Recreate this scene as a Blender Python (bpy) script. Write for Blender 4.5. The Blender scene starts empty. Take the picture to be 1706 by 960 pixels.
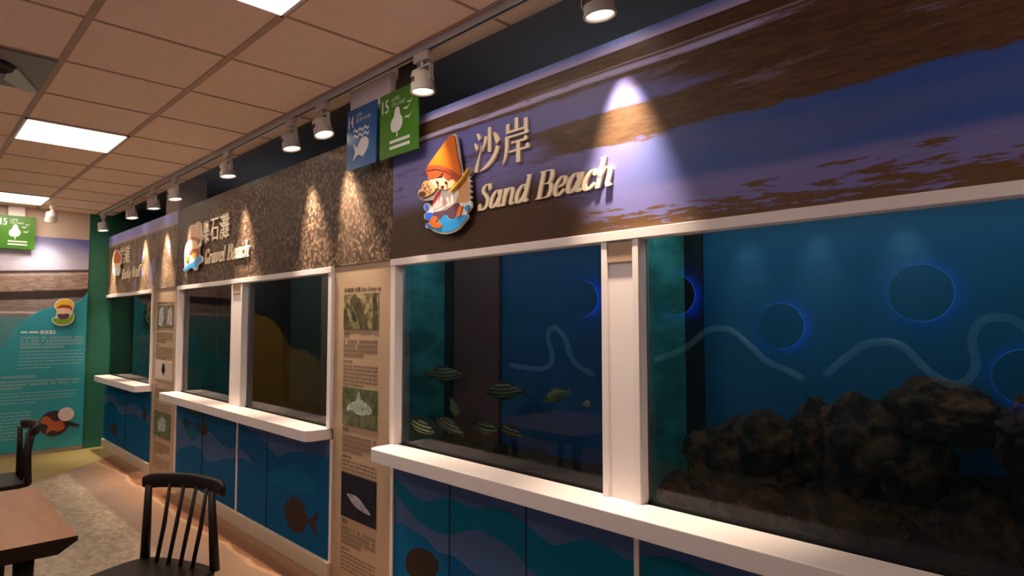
import bpy, bmesh, math, random
from mathutils import Vector, Matrix, noise as mnoise
random.seed(7)
C = bpy.context.scene.collection
SC = bpy.context.scene
PI = math.pi

# ---------------------------------------------------------------- camera, world, exposure
F = 1055.0                      # focal length in px of the 1706 px wide frame
EYE = Vector((0, -1.88, 1.5))
YAW, PITCH = math.radians(44.3546), math.radians(3.0926)
FH = Vector((-math.cos(YAW), math.sin(YAW), 0)); RT = Vector((math.sin(YAW), math.cos(YAW), 0)); UP0 = Vector((0, 0, 1))
FW = FH*math.cos(PITCH)+UP0*math.sin(PITCH); UPV = UP0*math.cos(PITCH)-FH*math.sin(PITCH)
cam = bpy.data.cameras.new('camera'); co = bpy.data.objects.new('camera', cam); C.objects.link(co)
cam.sensor_width = 36; cam.lens = F/1706*36; cam.clip_start = 0.02
co.matrix_world = Matrix((RT, UPV, -FW)).transposed().to_4x4(); co.location = EYE
SC.camera = co
w = bpy.data.worlds.new('world'); SC.world = w; w.use_nodes = True
w.node_tree.nodes['Background'].inputs[0].default_value = (0.8, 0.75, 0.7, 1)
w.node_tree.nodes['Background'].inputs[1].default_value = 0.02
SC.view_settings.view_transform = 'Standard'; SC.view_settings.look = 'None'
SC.view_settings.exposure = 0.0; SC.view_settings.gamma = 1.0; SC.view_settings.use_curve_mapping = False
PANEL_EMIT = 15.0      # luminaires in the suspended ceiling
SPOT_W = 230.0         # track spotlights
TANK_W = 0.62          # aquarium lamps

def at(x, y, Y):
    "point where the sight line through photo pixel (x, y) meets the upright plane at depth Y"
    d = FW*F+RT*(x-853)+UPV*(480-y); t = (Y-EYE.y)/d.y
    return EYE+d*t

# ---------------------------------------------------------------- node helper
class X:
    nt = None
    def __init__(s, sock): s.s = sock
    @staticmethod
    def m(op, *a):
        n = X.nt.nodes.new('ShaderNodeMath'); n.operation = op
        for i, v in enumerate(a): X.put(n.inputs[i], v)
        return X(n.outputs[0])
    @staticmethod
    def put(inp, v):
        if isinstance(v, X): X.nt.links.new(v.s, inp)
        elif isinstance(v, (tuple, list)) and len(v) == 3 and inp.type == 'RGBA': inp.default_value = (*v, 1)
        else: inp.default_value = v
    def __add__(s, o): return X.m('ADD', s, o)
    def __radd__(s, o): return X.m('ADD', o, s)
    def __sub__(s, o): return X.m('SUBTRACT', s, o)
    def __rsub__(s, o): return X.m('SUBTRACT', o, s)
    def __mul__(s, o): return X.m('MULTIPLY', s, o)
    def __rmul__(s, o): return X.m('MULTIPLY', o, s)
    def __truediv__(s, o): return X.m('DIVIDE', s, o)
def sst(v, a, b):
    n = X.nt.nodes.new('ShaderNodeMapRange'); n.interpolation_type = 'SMOOTHSTEP'
    X.put(n.inputs[0], v); X.put(n.inputs[1], a); X.put(n.inputs[2], b); return X(n.outputs[0])
def band(v, a, b, s): return sst(v, a-s, a+s)*(1-sst(v, b-s, b+s))
def vec(x, y, z=0.0):
    n = X.nt.nodes.new('ShaderNodeCombineXYZ')
    for i, v in enumerate((x, y, z)): X.put(n.inputs[i], v)
    return X(n.outputs[0])
def noi(v, scale=1.0, detail=4.0, rough=0.55):
    n = X.nt.nodes.new('ShaderNodeTexNoise'); X.put(n.inputs['Vector'], v)
    n.inputs['Scale'].default_value = scale; n.inputs['Detail'].default_value = detail; n.inputs['Roughness'].default_value = rough
    return X(n.outputs[0])
def vor(v, scale=1.0, feat='F1', out='Distance'):
    n = X.nt.nodes.new('ShaderNodeTexVoronoi'); n.feature = feat; X.put(n.inputs['Vector'], v); n.inputs['Scale'].default_value = scale
    return X(n.outputs[out])
def mix(f, a, b):
    n = X.nt.nodes.new('ShaderNodeMix'); n.data_type = 'RGBA'
    X.put(n.inputs[0], f); X.put(n.inputs[6], a); X.put(n.inputs[7], b); return X(n.outputs[2])
def pos():
    n = X.nt.nodes.new('ShaderNodeNewGeometry'); q = X.nt.nodes.new('ShaderNodeSeparateXYZ')
    X.nt.links.new(n.outputs['Position'], q.inputs[0]); return [X(q.outputs[i]) for i in range(3)]
def lpos():
    n = X.nt.nodes.new('ShaderNodeTexCoord'); q = X.nt.nodes.new('ShaderNodeSeparateXYZ')
    X.nt.links.new(n.outputs['Object'], q.inputs[0]); return [X(q.outputs[i]) for i in range(3)]
def mat(name, col, rough=0.5, fn=None, metal=0.0, emit=None, es=0.0, spec=0.5, var=0.04, bump=None):
    "procedural Principled material; fn() may return an X colour, bump() an X height"
    m = bpy.data.materials.new(name); m.use_nodes = True; X.nt = m.node_tree
    b = m.node_tree.nodes['Principled BSDF']
    b.inputs['Roughness'].default_value = rough; b.inputs['Metallic'].default_value = metal
    b.inputs['Specular IOR Level'].default_value = spec
    if fn: X.put(b.inputs['Base Color'], fn())
    else:
        x, y, z = lpos(); k = noi(vec(x, y, z), 9.0, 3)
        X.put(b.inputs['Base Color'], mix(k, tuple(c*(1-var) for c in col), tuple(min(1, c*(1+var)) for c in col)))
    if emit: b.inputs['Emission Color'].default_value = (*emit, 1); b.inputs['Emission Strength'].default_value = es
    if bump:
        n = m.node_tree.nodes.new('ShaderNodeBump'); n.inputs['Strength'].default_value = 0.4; n.inputs['Distance'].default_value = 0.01
        X.put(n.inputs['Height'], bump()); m.node_tree.links.new(n.outputs[0], b.inputs['Normal'])
    return m
def srgb(r, g, b):
    f = lambda c: (c/255/12.92) if c < 10 else ((c/255+0.055)/1.055)**2.4
    return (f(r), f(g), f(b))

# ---------------------------------------------------------------- mesh helper
class MB:
    def __init__(s): s.v = []; s.f = []; s.m = []
    def add(s, vs, fs, m=0):
        o = len(s.v); s.v += [Vector(p) for p in vs]; s.f += [[i+o for i in f] for f in fs]; s.m += [m]*len(fs); return s
    def box(s, x0, x1, y0, y1, z0, z1, m=0):
        return s.add([(x0,y0,z0),(x1,y0,z0),(x1,y1,z0),(x0,y1,z0),(x0,y0,z1),(x1,y0,z1),(x1,y1,z1),(x0,y1,z1)],
                     [(0,3,2,1),(4,5,6,7),(0,1,5,4),(1,2,6,5),(2,3,7,6),(3,0,4,7)], m)
    def prism(s, pts, d0, d1, plane='xz', m=0):
        g = {'xz': lambda a, b, d: (a, d, b), 'yz': lambda a, b, d: (d, a, b), 'xy': lambda a, b, d: (a, b, d)}[plane]
        n = len(pts); vs = [g(a, b, d0) for a, b in pts]+[g(a, b, d1) for a, b in pts]
        return s.add(vs, [list(range(n)), list(range(2*n-1, n-1, -1))]+[(i, i+n, (i+1) % n+n, (i+1) % n) for i in range(n)], m)
    def flat(s, pts, d, plane='xz', m=0):
        g = {'xz': lambda a, b: (a, d, b), 'yz': lambda a, b: (d, a, b), 'xy': lambda a, b: (a, b, d)}[plane]
        return s.add([g(a, b) for a, b in pts], [list(range(len(pts)))], m)
    def tube(s, path, rad, n=12, m=0, sx=1.0):
        path = [Vector(p) for p in path]; k = len(path); rad = rad if isinstance(rad, (list, tuple)) else [rad]*k
        vs = []; prev = None
        for i, p in enumerate(path):
            t = (path[min(i+1, k-1)]-path[max(i-1, 0)]).normalized()
            if prev is None:
                a = Vector((0, 0, 1)) if abs(t.z) < 0.9 else Vector((1, 0, 0)); u = t.cross(a).normalized()
            else: u = (prev-t*prev.dot(t)).normalized()
            prev = u; v = t.cross(u)
            vs += [p+(u*math.cos(2*PI*j/n)*sx+v*math.sin(2*PI*j/n))*rad[i] for j in range(n)]
        fs = [(i*n+j, i*n+(j+1) % n, (i+1)*n+(j+1) % n, (i+1)*n+j) for i in range(k-1) for j in range(n)]
        return s.add(vs, fs+[list(range(n-1, -1, -1)), list(range((k-1)*n, k*n))], m)
    def lathe(s, prof, axis0=(0,0,0), n=24, m=0, M=None):
        vs = []; k = len(prof)
        for r, z in prof:
            for j in range(n):
                p = Vector((r*math.cos(2*PI*j/n), r*math.sin(2*PI*j/n), z))
                vs.append((M @ p if M else p)+Vector(axis0))
        return s.add(vs, [(i*n+j, i*n+(j+1) % n, (i+1)*n+(j+1) % n, (i+1)*n+j) for i in range(k-1) for j in range(n)]+[list(range(n-1, -1, -1)), list(range((k-1)*n, k*n))], m)
    def build(s, name, mats, parent=None, origin=None, smooth=False, bevel=0.0, recalc=True):
        if not isinstance(mats, (list, tuple)): mats = [mats]
        if origin is None:
            if parent is not None: origin = Vector(parent['_o']) if '_o' in parent else Vector((0,0,0))
            else:
                lo = [min(v[i] for v in s.v) for i in range(3)]; hi = [max(v[i] for v in s.v) for i in range(3)]
                origin = Vector(((lo[0]+hi[0])/2, (lo[1]+hi[1])/2, lo[2]))
        me = bpy.data.meshes.new(name); me.from_pydata([tuple(v-origin) for v in s.v], [], s.f)
        for mm in mats: me.materials.append(mm)
        for p, k in zip(me.polygons, s.m): p.material_index = k
        if recalc:
            b = bmesh.new(); b.from_mesh(me); bmesh.ops.recalc_face_normals(b, faces=b.faces); b.to_mesh(me); b.free()
        o = bpy.data.objects.new(name, me); C.objects.link(o)
        if parent is None: o.location = origin
        else:
            o.parent = parent
            if '_o' in parent and parent.type == 'EMPTY': pass
            o['_o'] = tuple(origin)
        if smooth: me.shade_smooth() if hasattr(me, 'shade_smooth') else None
        if bevel:
            bv = o.modifiers.new('bevel', 'BEVEL'); bv.width = bevel; bv.segments = 2; bv.limit_method = 'ANGLE'
        return o
def tag(o, label=None, cat=None, group=None, kind=None):
    if label: o['label'] = label
    if cat: o['category'] = cat
    if group: o['group'] = group
    if kind: o['kind'] = kind
    return o
def empty(name, loc, label, cat, group=None):
    o = bpy.data.objects.new(name, None); C.objects.link(o); o.location = loc; o.empty_display_size = 0.1
    o['_o'] = tuple(loc); return tag(o, label, cat, group)
def struct(mb, name, m, **k): return tag(mb.build(name, m, **k), kind='structure')
def copy_tree(o, parent=None):
    c = o.copy(); C.objects.link(c)
    if parent is not None: c.parent = parent
    for ch in [q for q in bpy.data.objects if q.parent == o]: copy_tree(ch, c)
    return c
def crom(pts, n=8, closed=False):
    "Catmull-Rom through the points"
    P = [tuple(p) for p in pts]; k = len(P); out = []
    for i in range(k if closed else k-1):
        g = (lambda j: P[j % k]) if closed else (lambda j: P[max(0, min(k-1, j))])
        a, b, c, d = g(i-1), g(i), g(i+1), g(i+2)
        for j in range(n):
            t = j/n
            out.append(tuple(0.5*(2*b[q]+(c[q]-a[q])*t+(2*a[q]-5*b[q]+4*c[q]-d[q])*t*t+(3*b[q]-a[q]-3*c[q]+d[q])*t**3) for q in range(len(b))))
    if not closed: out.append(P[-1])
    return out

# ---------------------------------------------------------------- materials
M_white = mat('white_lacquer', (0.78, 0.70, 0.70), 0.35, var=0.02)
M_base = mat('cream_baseboard', (0.62, 0.50, 0.38), 0.45)
M_tan = mat('tan_board', (0.40, 0.275, 0.185), 0.45, var=0.02)
M_green = mat('green_paint', (0.02, 0.16, 0.10), 0.5)
M_upper = mat('cream_paint', (0.68, 0.54, 0.45), 0.6)
M_dark = mat('dark_service_paint', (0.28, 0.27, 0.29), 0.8)
M_black = mat('black_silicone', (0.008, 0.008, 0.009), 0.5)
M_tile = mat('ceiling_tile', (0.90, 0.68, 0.54), 0.85, bump=lambda: noi(vec(*pos()), 60, 3))
M_tbar = mat('ceiling_bar', (0.42, 0.28, 0.20), 0.5)
M_metal = mat('spot_enamel', (0.62, 0.58, 0.56), 0.35)
M_slot = mat('dark_vent_slot', (0.02, 0.02, 0.02), 0.6)
M_lens = mat('lamp_lens', (1, 1, 1), 0.3, emit=(1, 0.86, 0.68), es=7.0)
M_diff = mat('light_diffuser', (1, 1, 1), 0.5, emit=(1.0, 0.80, 0.62), es=PANEL_EMIT)
def chairwood():
    x, y, z = lpos(); k = noi(vec(x*20, y*20, z*4), 1, 3); return mix(k, (0.010, 0.006, 0.006), (0.03, 0.018, 0.014))
M_chair = mat('dark_chair_wood', (0,0,0), 0.42, fn=chairwood, spec=0.22)
def tablewood():
    x, y, z = pos(); k = noi(vec(x*3, y*26, z*20), 1, 5); return mix(k, (0.24, 0.095, 0.035), (0.46, 0.21, 0.09))
M_table = mat('table_wood', (0,0,0), 0.42, fn=tablewood, spec=0.3)
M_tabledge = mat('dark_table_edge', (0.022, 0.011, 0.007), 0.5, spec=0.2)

def floor_fn():
    x, y, z = pos()
    n1 = noi(vec(x, y), 2.2, 4); n2 = noi(vec(x*1.0, y*1.6), 11, 6, 0.7); n3 = noi(vec(x*3, y*30), 1, 4)
    sand = mix(sst(n2, 0.38, 0.62), (0.38, 0.285, 0.21), (0.60, 0.48, 0.365))
    sand = mix(sst(noi(vec(x, y), 5, 5), 0.52, 0.7)*0.5, sand, (0.62, 0.56, 0.44))
    wood = mix(n3, (0.19, 0.075, 0.035), (0.33, 0.15, 0.075))
    mauve = mix(n2, (0.26, 0.165, 0.13), (0.40, 0.27, 0.215))
    yy = y+(n2-0.5)*0.06+(n1-0.5)*0.10
    c = mix(sst(yy, -0.60, -0.56), sand, mauve)
    c = mix(sst(yy, -0.42, -0.38), c, mix(n2, (0.27, 0.145, 0.09), (0.42, 0.27, 0.19)))
    c = mix(sst(y+(n1-0.5)*0.16+(n2-0.5)*0.05, -0.22, -0.20), c, wood)
    edge = band(y+(n1-0.5)*0.16+(n2-0.5)*0.05, -0.235, -0.205, 0.012); c = mix(edge*0.6, c, (0.62, 0.36, 0.2))
    c = mix(sst(y, -0.085, -0.08), c, (0.30, 0.15, 0.08))
    d = x-(-7.15)+(y+1.1)*1.1+(n1-0.5)*0.1
    c = mix(1-sst(d, -0.03, 0.03), c, mix(n1, (0.36, 0.27, 0.09), (0.44, 0.34, 0.13)))
    seam = band(x+7.15+(y+1.1)*1.1, 0.0, 0.02, 0.004)
    return mix(seam*0.4, c, (0.2, 0.14, 0.1))
M_floor = mat('beach_print_floor', (0,0,0), 0.38, fn=floor_fn, bump=lambda: noi(vec(*pos()), 14, 5)*0.15)

def sand_fn():
    x, y, z = pos()
    w1 = noi(vec(x*1.6, z*9), 1, 5, 0.6)-0.5; w2 = noi(vec(x*4.5, z*30), 1, 6, 0.65)-0.5; w3 = noi(vec(x*9, z*62), 1, 4, 0.6)
    w4 = noi(vec(x*13, z*95), 1, 5, 0.7)-0.5
    sky, lav, lav2, br, dk = (0.15, 0.24, 0.66), (0.17, 0.16, 0.40), (0.035, 0.092, 0.36), (0.125, 0.066, 0.034), (0.065, 0.034, 0.02)
    brown = mix(sst(w2*0.6+w4, -0.22, 0.25), dk, br)
    ripple = mix(sst(w3+(z-1.9)*2.2+w1*0.35, 0.42, 0.5), br, lav)
    blue = mix(sst(x, -1.5, -0.9), lav, mix(sst(w1, -0.2, 0.2), lav2, (0.075, 0.11, 0.33)))
    lowL = 1-sst(x+w1*0.35+(z-1.95)*0.8, -1.62, -1.38)
    low = mix(sst(z+w1*0.05, 1.95, 2.0), ripple, blue)
    low = mix(lowL*(1-sst(z+w1*0.08, 2.02, 2.16)), low, mix(sst(w3, 0.55, 0.75)*0.35, dk, br))
    c = low
    # main dark wet-sand band
    b1 = sst(z+w2*0.09+w1*0.03+w4*0.05, 2.145, 2.16)*sst(x+w1*0.8, -1.95, -1.65)
    c = mix(b1, c, brown)
    # small streaks left
    st = sst(w1*0.8+w2*0.6+w4*0.3+(x+2.4)*0.0, 0.02, 0.12)*(1-sst(x, -1.95, -1.7))*sst(z, 2.10, 2.2); c = mix(st*0.85, c, dk)
    c = mix(sst(noi(vec(x*2+9, z*7), 1, 4), 0.5, 0.62)*sst(z, 2.16, 2.2)*(1-st)*(1-b1)*0.7, c, (0.15, 0.17, 0.50))
    # purple water above it
    b2 = sst(z+w2*0.06, 2.275, 2.295)*(1-sst(x+w1*0.9+w2*0.6+(z-2.3)*1.2, -1.25, -0.95))
    c = mix(b2, c, mix(sst(w1+w4*0.3, -0.12, 0.12), (0.14, 0.15, 0.44), lav)); c = mix(b2*sst(w2+w4*0.5, 0.10, 0.2)*(1-sst(x, -1.95, -1.6)), c, dk)
    strk = sst(w2*0.7+w1*0.7+w4*0.3, 0.06, 0.18)*sst(z, 2.2, 2.26); c = mix(strk*0.6, c, (0.22, 0.165, 0.28))
    # upper shore bands
    b3 = sst(z+w2*0.05+w1*0.05, 2.385, 2.40); c = mix(b3, c, brown)
    s1 = band(z+w1*0.03, 2.41, 2.432, 0.006)*(1-sst(x+w2, -0.9, -0.6))*sst(w2, -0.22, -0.05); c = mix(s1, c, (0.46, 0.42, 0.72))
    s3 = band(z+w1*0.02, 2.44, 2.446, 0.003)*0.6*sst(x, -2.2, -1.2); c = mix(s3, c, (0.46, 0.36, 0.5))
    c = mix(sst(z, 2.488, 2.496), c, dk)
    c = mix(sst(z+w1*0.004, 2.499, 2.504), c, mix(sst(z, 2.50, 2.545), (0.5, 0.42, 0.75), sky))
    return c
M_sand = mat('sand_beach_print', (0,0,0), 0.42, fn=sand_fn, spec=0.2)
def gravel_fn():
    x, y, z = pos()
    p = vec(x+noi(vec(x, z), 18, 2)*0.03, z+noi(vec(x+5, z), 18, 2)*0.03)
    sc = vor(p, 44, 'F1', 'Distance'); cc = vor(p, 44, 'F1', 'Color'); fine = noi(vec(x, z), 75, 3)
    q = X.nt.nodes.new('ShaderNodeSeparateXYZ'); X.put(q.inputs[0], cc); r = X(q.outputs[0])
    st = mix(r, (0.06, 0.031, 0.019), (0.31, 0.195, 0.125)); st = mix(sst(sc, 0.35, 0.75), st, (0.035, 0.022, 0.016))
    st = mix(sst(fine, 0.35, 0.6)*0.45, (0.04, 0.026, 0.02), st) if False else mix(0.45*(1-sst(fine, 0.35, 0.6)), st, (0.05, 0.033, 0.024))
    big = noi(vec(x, z), 2.0, 3); st = mix(sst(big, 0.45, 0.7)*0.45, st, (0.10, 0.065, 0.045))
    fog = sst(z-0.085*(x+6.38)+(noi(vec(x, z), 6, 4)-0.5)*0.16, 2.33, 2.42)
    return mix(fog, st, (0.095, 0.074, 0.062))
M_gravel = mat('gravel_beach_print', (0,0,0), 0.5, fn=gravel_fn, spec=0.2)
def reef_fn():
    x, y, z = pos()
    n = noi(vec(x, z), 5, 6, 0.65); n2 = noi(vec(x*1.5, z*2), 22, 4, 0.7); n3 = noi(vec(x+3, z), 3.2, 4)
    c = mix(sst(n*0.5+n2*0.5, 0.38, 0.62), (0.08, 0.05, 0.035), (0.36, 0.24, 0.15))
    c = mix(sst(n3, 0.58, 0.63)*(1-sst(z, 2.25, 2.32)), c, (0.26, 0.24, 0.5))
    c = mix(sst(z+(n2-0.5)*0.03, 2.405, 2.425), c, (0.42, 0.36, 0.46))
    return mix(sst(z, 2.445, 2.46), c, (0.33, 0.32, 0.72))
M_reef = mat('rocky_shore_print', (0,0,0), 0.5, fn=reef_fn, spec=0.2)
def shore_fn():
    x, y, z = pos()
    w1 = noi(vec(y*2, z*7), 1, 5)-0.5; w2 = noi(vec(y*9, z*34), 1, 5, 0.7)-0.5
    g = sst(vec_dist(y+0.72, (z-2.2)*2.0), 0.75, 0.05)  # pale glow painted into the sky where the wall spotlight lands
    c = mix(sst(z, 2.13, 2.45), (0.44, 0.42, 0.62), (0.14, 0.17, 0.5)); c = mix(g*0.8, c, (0.85, 0.82, 0.95)); c = mix(sst(w1, 0.05, 0.25)*0.5, c, (0.3, 0.34, 0.7))
    s = z+0.07*(y+0.6)*-1.0
    sand = mix(sst(w2, -0.2, 0.2), (0.24, 0.16, 0.13), (0.50, 0.36, 0.30))
    low = mix(sst(w2+w1, -0.2, 0.25), (0.20, 0.14, 0.13), (0.36, 0.29, 0.29))
    low = mix((1-sst(z+w1*0.1, 1.52, 1.6))*(1-sst(y, -0.7, -0.6)), low, (0.10, 0.28, 0.30))
    low = mix(band(z+w2*0.03+w1*0.05, 1.60, 1.622, 0.006), low, (0.6, 0.56, 0.55))
    c2 = mix(sst(s+w1*0.06, 1.765, 1.78), low, (0.05, 0.035, 0.035)); c2 = mix(sst(s+w1*0.05+w2*0.02, 1.86, 1.885), c2, sand)
    c2 = mix(band(s, 2.075, 2.10, 0.006), c2, (0.07, 0.05, 0.06)); c2 = mix(band(s+w1*0.01, 2.045, 2.06, 0.005)*0.8, c2, (0.55, 0.5, 0.5))
    return mix(sst(s, 2.10, 2.112), c2, c)
def vec_dist(a, b): return X.m('SQRT', a*a+b*b)
M_shore = mat('shore_photo_print', (0,0,0), 0.4, fn=shore_fn, spec=0.25)
M_turq = mat('turquoise_wave_board', (0.03, 0.36, 0.44), 0.35)
M_yell = mat('yellow_wave_board', (0.55, 0.36, 0.03), 0.35)
M_dusk = mat('dark_poster', (0.05, 0.045, 0.045), 0.4)
M_bluewall = mat('navy_wall', (0.04, 0.15, 0.26), 0.35)
M_paleblue = mat('pale_blue_wave', (0.16, 0.34, 0.42), 0.4)
M_halo = mat('blue_halo_lamp', (0.1, 0.2, 0.9), 0.4, emit=(0.03, 0.22, 1.0), es=7.0)
M_edge = mat('wave_edge_glow', (0.3, 0.6, 0.7), 0.4, emit=(0.25, 0.62, 0.78), es=0.5)
M_disc = mat('dark_disc', (0.03, 0.05, 0.07), 0.5)
M_text = mat('dark_print', (0.05, 0.03, 0.035), 0.5, spec=0.1)
M_body = mat('brown_body_print', (0.15, 0.09, 0.06), 0.5)
M_ptext = mat('pale_board_print', (0.30, 0.52, 0.54), 0.5)
M_wtext = mat('white_print', (0.75, 0.78, 0.80), 0.5)
M_letter = mat('cream_letter', (0.92, 0.79, 0.60), 0.35)
# cabinet panels
M_cab = [mat('cabinet_blue', (0.003, 0.085, 0.22), 0.6, spec=0.04), mat('cabinet_teal_wave', (0.003, 0.12, 0.20), 0.6, spec=0.04), mat('cabinet_mauve_wave', (0.06, 0.11, 0.24), 0.6, spec=0.04),
         mat('cabinet_mid_wave', (0.003, 0.11, 0.26), 0.6, spec=0.04), mat('cabinet_fish_print', (0.025, 0.012, 0.012), 0.5, spec=0.15), mat('cabinet_seam', (0.004, 0.02, 0.04), 0.5)]
# aquarium
def backfn(): x, y, z = pos(); k = noi(vec(x, z), 2, 2); return mix(k, (0.002, 0.135, 0.30), (0.003, 0.16, 0.34))
M_back = mat('blue_backdrop', (0,0,0), 0.6, fn=backfn)
M_back2 = mat('deep_blue_backdrop', (0.008, 0.085, 0.22), 0.6)
def tealfn(): x, y, z = pos(); k = noi(vec(y*4, z*7, x), 1, 5, 0.6); return mix(sst(k, 0.35, 0.65), (0.03, 0.24, 0.24), (0.08, 0.55, 0.52))
M_teal = mat('teal_side_panel', (0,0,0), 0.6, fn=tealfn)
M_brownp = mat('painted_reflection', (0.14, 0.05, 0.04), 0.6)
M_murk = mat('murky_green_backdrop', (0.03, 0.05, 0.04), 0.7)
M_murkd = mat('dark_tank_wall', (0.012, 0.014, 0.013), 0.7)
def bedfn(): x, y, z = pos(); k = vor(vec(x, y, z), 70); return mix(k, (0.035, 0.025, 0.017), (0.008, 0.006, 0.005))
M_bed = mat('dark_gravel', (0,0,0), 0.8, fn=bedfn)
def rockfn(): x, y, z = lpos(); k = noi(vec(x, y, z), 9, 6, 0.7); return mix(sst(k, 0.38, 0.68), (0.014, 0.007, 0.004), (0.19, 0.075, 0.022))
M_rock = mat('brown_reef_rock', (0,0,0), 0.85, fn=rockfn, bump=lambda: noi(vec(*lpos()), 26, 5))
def glassmat(name, ior, refl):
    m = bpy.data.materials.new(name); m.use_nodes = True; nt = m.node_tree; nt.nodes.clear(); X.nt = nt
    o = nt.nodes.new('ShaderNodeOutputMaterial'); t = nt.nodes.new('ShaderNodeBsdfTransparent'); t.inputs[0].default_value = (0.86, 0.93, 0.94, 1)
    if not refl: nt.links.new(t.outputs[0], o.inputs[0]); return m
    g = nt.nodes.new('ShaderNodeBsdfGlossy'); g.inputs['Roughness'].default_value = 0.0
    f = nt.nodes.new('ShaderNodeFresnel'); f.inputs[0].default_value = ior
    k = nt.nodes.new('ShaderNodeMixShader')
    nt.links.new(f.outputs[0], k.inputs[0]); nt.links.new(t.outputs[0], k.inputs[1]); nt.links.new(g.outputs[0], k.inputs[2]); nt.links.new(k.outputs[0], o.inputs[0])
    return m
M_glass = glassmat('aquarium_glass', 1.48, True); M_clear = glassmat('clear_glass', 1.0, False)

# ---------------------------------------------------------------- setting
XE, XR, YB, ZC = -9.0, 2.6, -4.05, 2.81
struct(MB().box(XE-0.1, XR+0.1, YB-0.1, 1.3, -0.08, 0.0), 'floor', M_floor)
struct(MB().box(XE-0.1, XR+0.1, YB-0.1, 0.025, ZC, ZC+0.08), 'ceiling', M_tile)
struct(MB().box(XE-0.1, XR+0.1, 0.025, 1.3, ZC+0.10, ZC+0.16), 'ceiling_service', M_dark)
t = MB()
for k in range(19): t.box(-2.57-0.61*(k-8)-0.007, -2.57-0.61*(k-8)+0.007, YB, 0.02, ZC-0.004, ZC)
for k in range(7): t.box(XE, XR, -0.735-0.5875*(k-1)-0.016, -0.735-0.5875*(k-1)+0.016, ZC-0.005, ZC)
struct(t, 'trim_1', M_tbar)
struct(MB().box(XE-0.1, XE, -0.215, 1.3, 0, ZC+0.16), 'wall_green', M_green)
struct(MB().box(XE-0.1, XE, YB-0.1, -0.215, 0, ZC+0.1), 'wall_end', M_upper)
struct(MB().box(XE-0.1, XR+0.1, YB-0.1, YB, 0, ZC+0.08), 'wall_opposite', M_bluewall)
struct(MB().box(XR, XR+0.1, YB, 1.3, 0, ZC+0.16), 'wall_right', M_upper)
struct(MB().box(XE-0.1, XR+0.1, 1.2, 1.3, 0, ZC+0.16), 'wall_service', M_dark)
# white post behind the banners
struct(MB().box(-6.95, -6.55, 0.05, 0.30, 1.96, ZC+0.10), 'wall_post', M_upper)

# facade carcass: the boards that carry banners, frames and cabinets
TANKS = [(-9.0, -7.07), (-6.30, -3.44), (-2.815, 0.12)]
car = MB()
car.box(XE, XR, 0.012, 0.03, 1.83, 2.50)
for a, b in ((-7.07, -6.30), (-3.44, -2.815), (0.12, XR)): car.box(a, b, 0.012, 0.03, 0, 1.83)
for a, b in TANKS: car.box(a, b, 0.012, 0.03, 0, 0.80)
struct(car, 'wall_aquarium', M_tan)

# baseboard under the cabinets
for i, (a, b) in enumerate(TANKS):
    struct(MB().box(a, b, -0.022, 0.012, 0, 0.10), ('baseboard_far', 'baseboard_middle', 'baseboard_near')[i], M_base, bevel=0.003)

# added fill lights that lift the black service space, with invented battens
for sx_ in (-6.0, -2.0):
    L = bpy.data.lights.new('added_fill_light', 'AREA'); L.shape = 'RECTANGLE'; L.size = 1.2; L.size_y = 0.1; L.energy = 0.7; L.color = (0.9, 0.92, 1.0)
    lo = bpy.data.objects.new('added_fill_light', L); C.objects.link(lo); lo.location = (sx_, 0.75, 2.15); lo.rotation_euler = (PI, 0, 0)
    tag(MB().box(sx_-0.62, sx_+0.62, 0.69, 0.81, 2.09, 2.145).box(sx_-0.02, sx_+0.02, 0.81, 1.2, 2.10, 2.13).build('fill_batten', M_metal, bevel=0.004), 'added fill-light batten behind the '+('gravel' if sx_ < -4 else 'sand')+' banner in the dark service space', 'fill light')
# ---------------------------------------------------------------- ceiling luminaires
def luminaire(x0, y0, label):
    o = empty('ceiling_light', (x0+0.305, y0+0.29, ZC-0.012), label, 'ceiling light', 'square lights in the suspended ceiling')
    f = MB(); x1, y1 = x0+0.61, y0+0.5875
    for a in ((x0, x1, y0, y0+0.016), (x0, x1, y1-0.016, y1), (x0, x0+0.016, y0, y1), (x1-0.016, x1, y0, y1)): f.box(*a, ZC-0.012, ZC)
    f.build('frame', M_white, o)
    MB().box(x0+0.016, x1-0.016, y0+0.016, y1-0.016, ZC-0.010, ZC-0.002).build('diffuser', M_diff, o)
GX = lambda k: -2.57-0.61*k
luminaire(GX(0), -1.3225, 'square white ceiling light cut off by the top edge of the photo')
luminaire(GX(5), -1.3225, 'square white ceiling light whole in view at upper left')
luminaire(GX(10), -1.3225, 'square white ceiling light farthest away, near the end wall poster')
for k in (0, 5, 10): luminaire(GX(k), -3.085, 'square white ceiling light in the row by the opposite wall')
luminaire(GX(-5), -1.3225, 'square white ceiling light behind the camera')

# grey cassette with nozzle
o = empty('ceiling_vent', (GX(3)+0.305, -1.6, ZC-0.02), 'grey square ceiling unit with round dark nozzle and pale flap at upper left', 'ceiling vent')
MB().box(GX(3)+0.012, GX(3)+0.598, -1.90, -1.335, ZC-0.012, ZC-0.001).build('face_plate', mat('grey_plate', (0.22, 0.21, 0.20), 0.5), o)
cx, cy_ = GX(3)+0.36, -1.575
MB().lathe([(0.085, 0), (0.095, -0.006), (0.09, -0.022), (0.07, -0.03), (0.065, -0.012), (0.02, -0.012), (0.018, -0.034), (0.004, -0.036)], (cx, cy_, ZC-0.012)).build('nozzle', M_slot, o, smooth=True)
fl = MB().prism([(cx-0.07, cy_+0.07), (cx+0.02, cy_+0.10), (GX(3)+0.05, -1.345), (GX(3)+0.02, -1.35), (GX(3)+0.01, -1.41), (cx-0.2, cy_+0.07)], ZC-0.022, ZC-0.012, 'xy')
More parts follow.
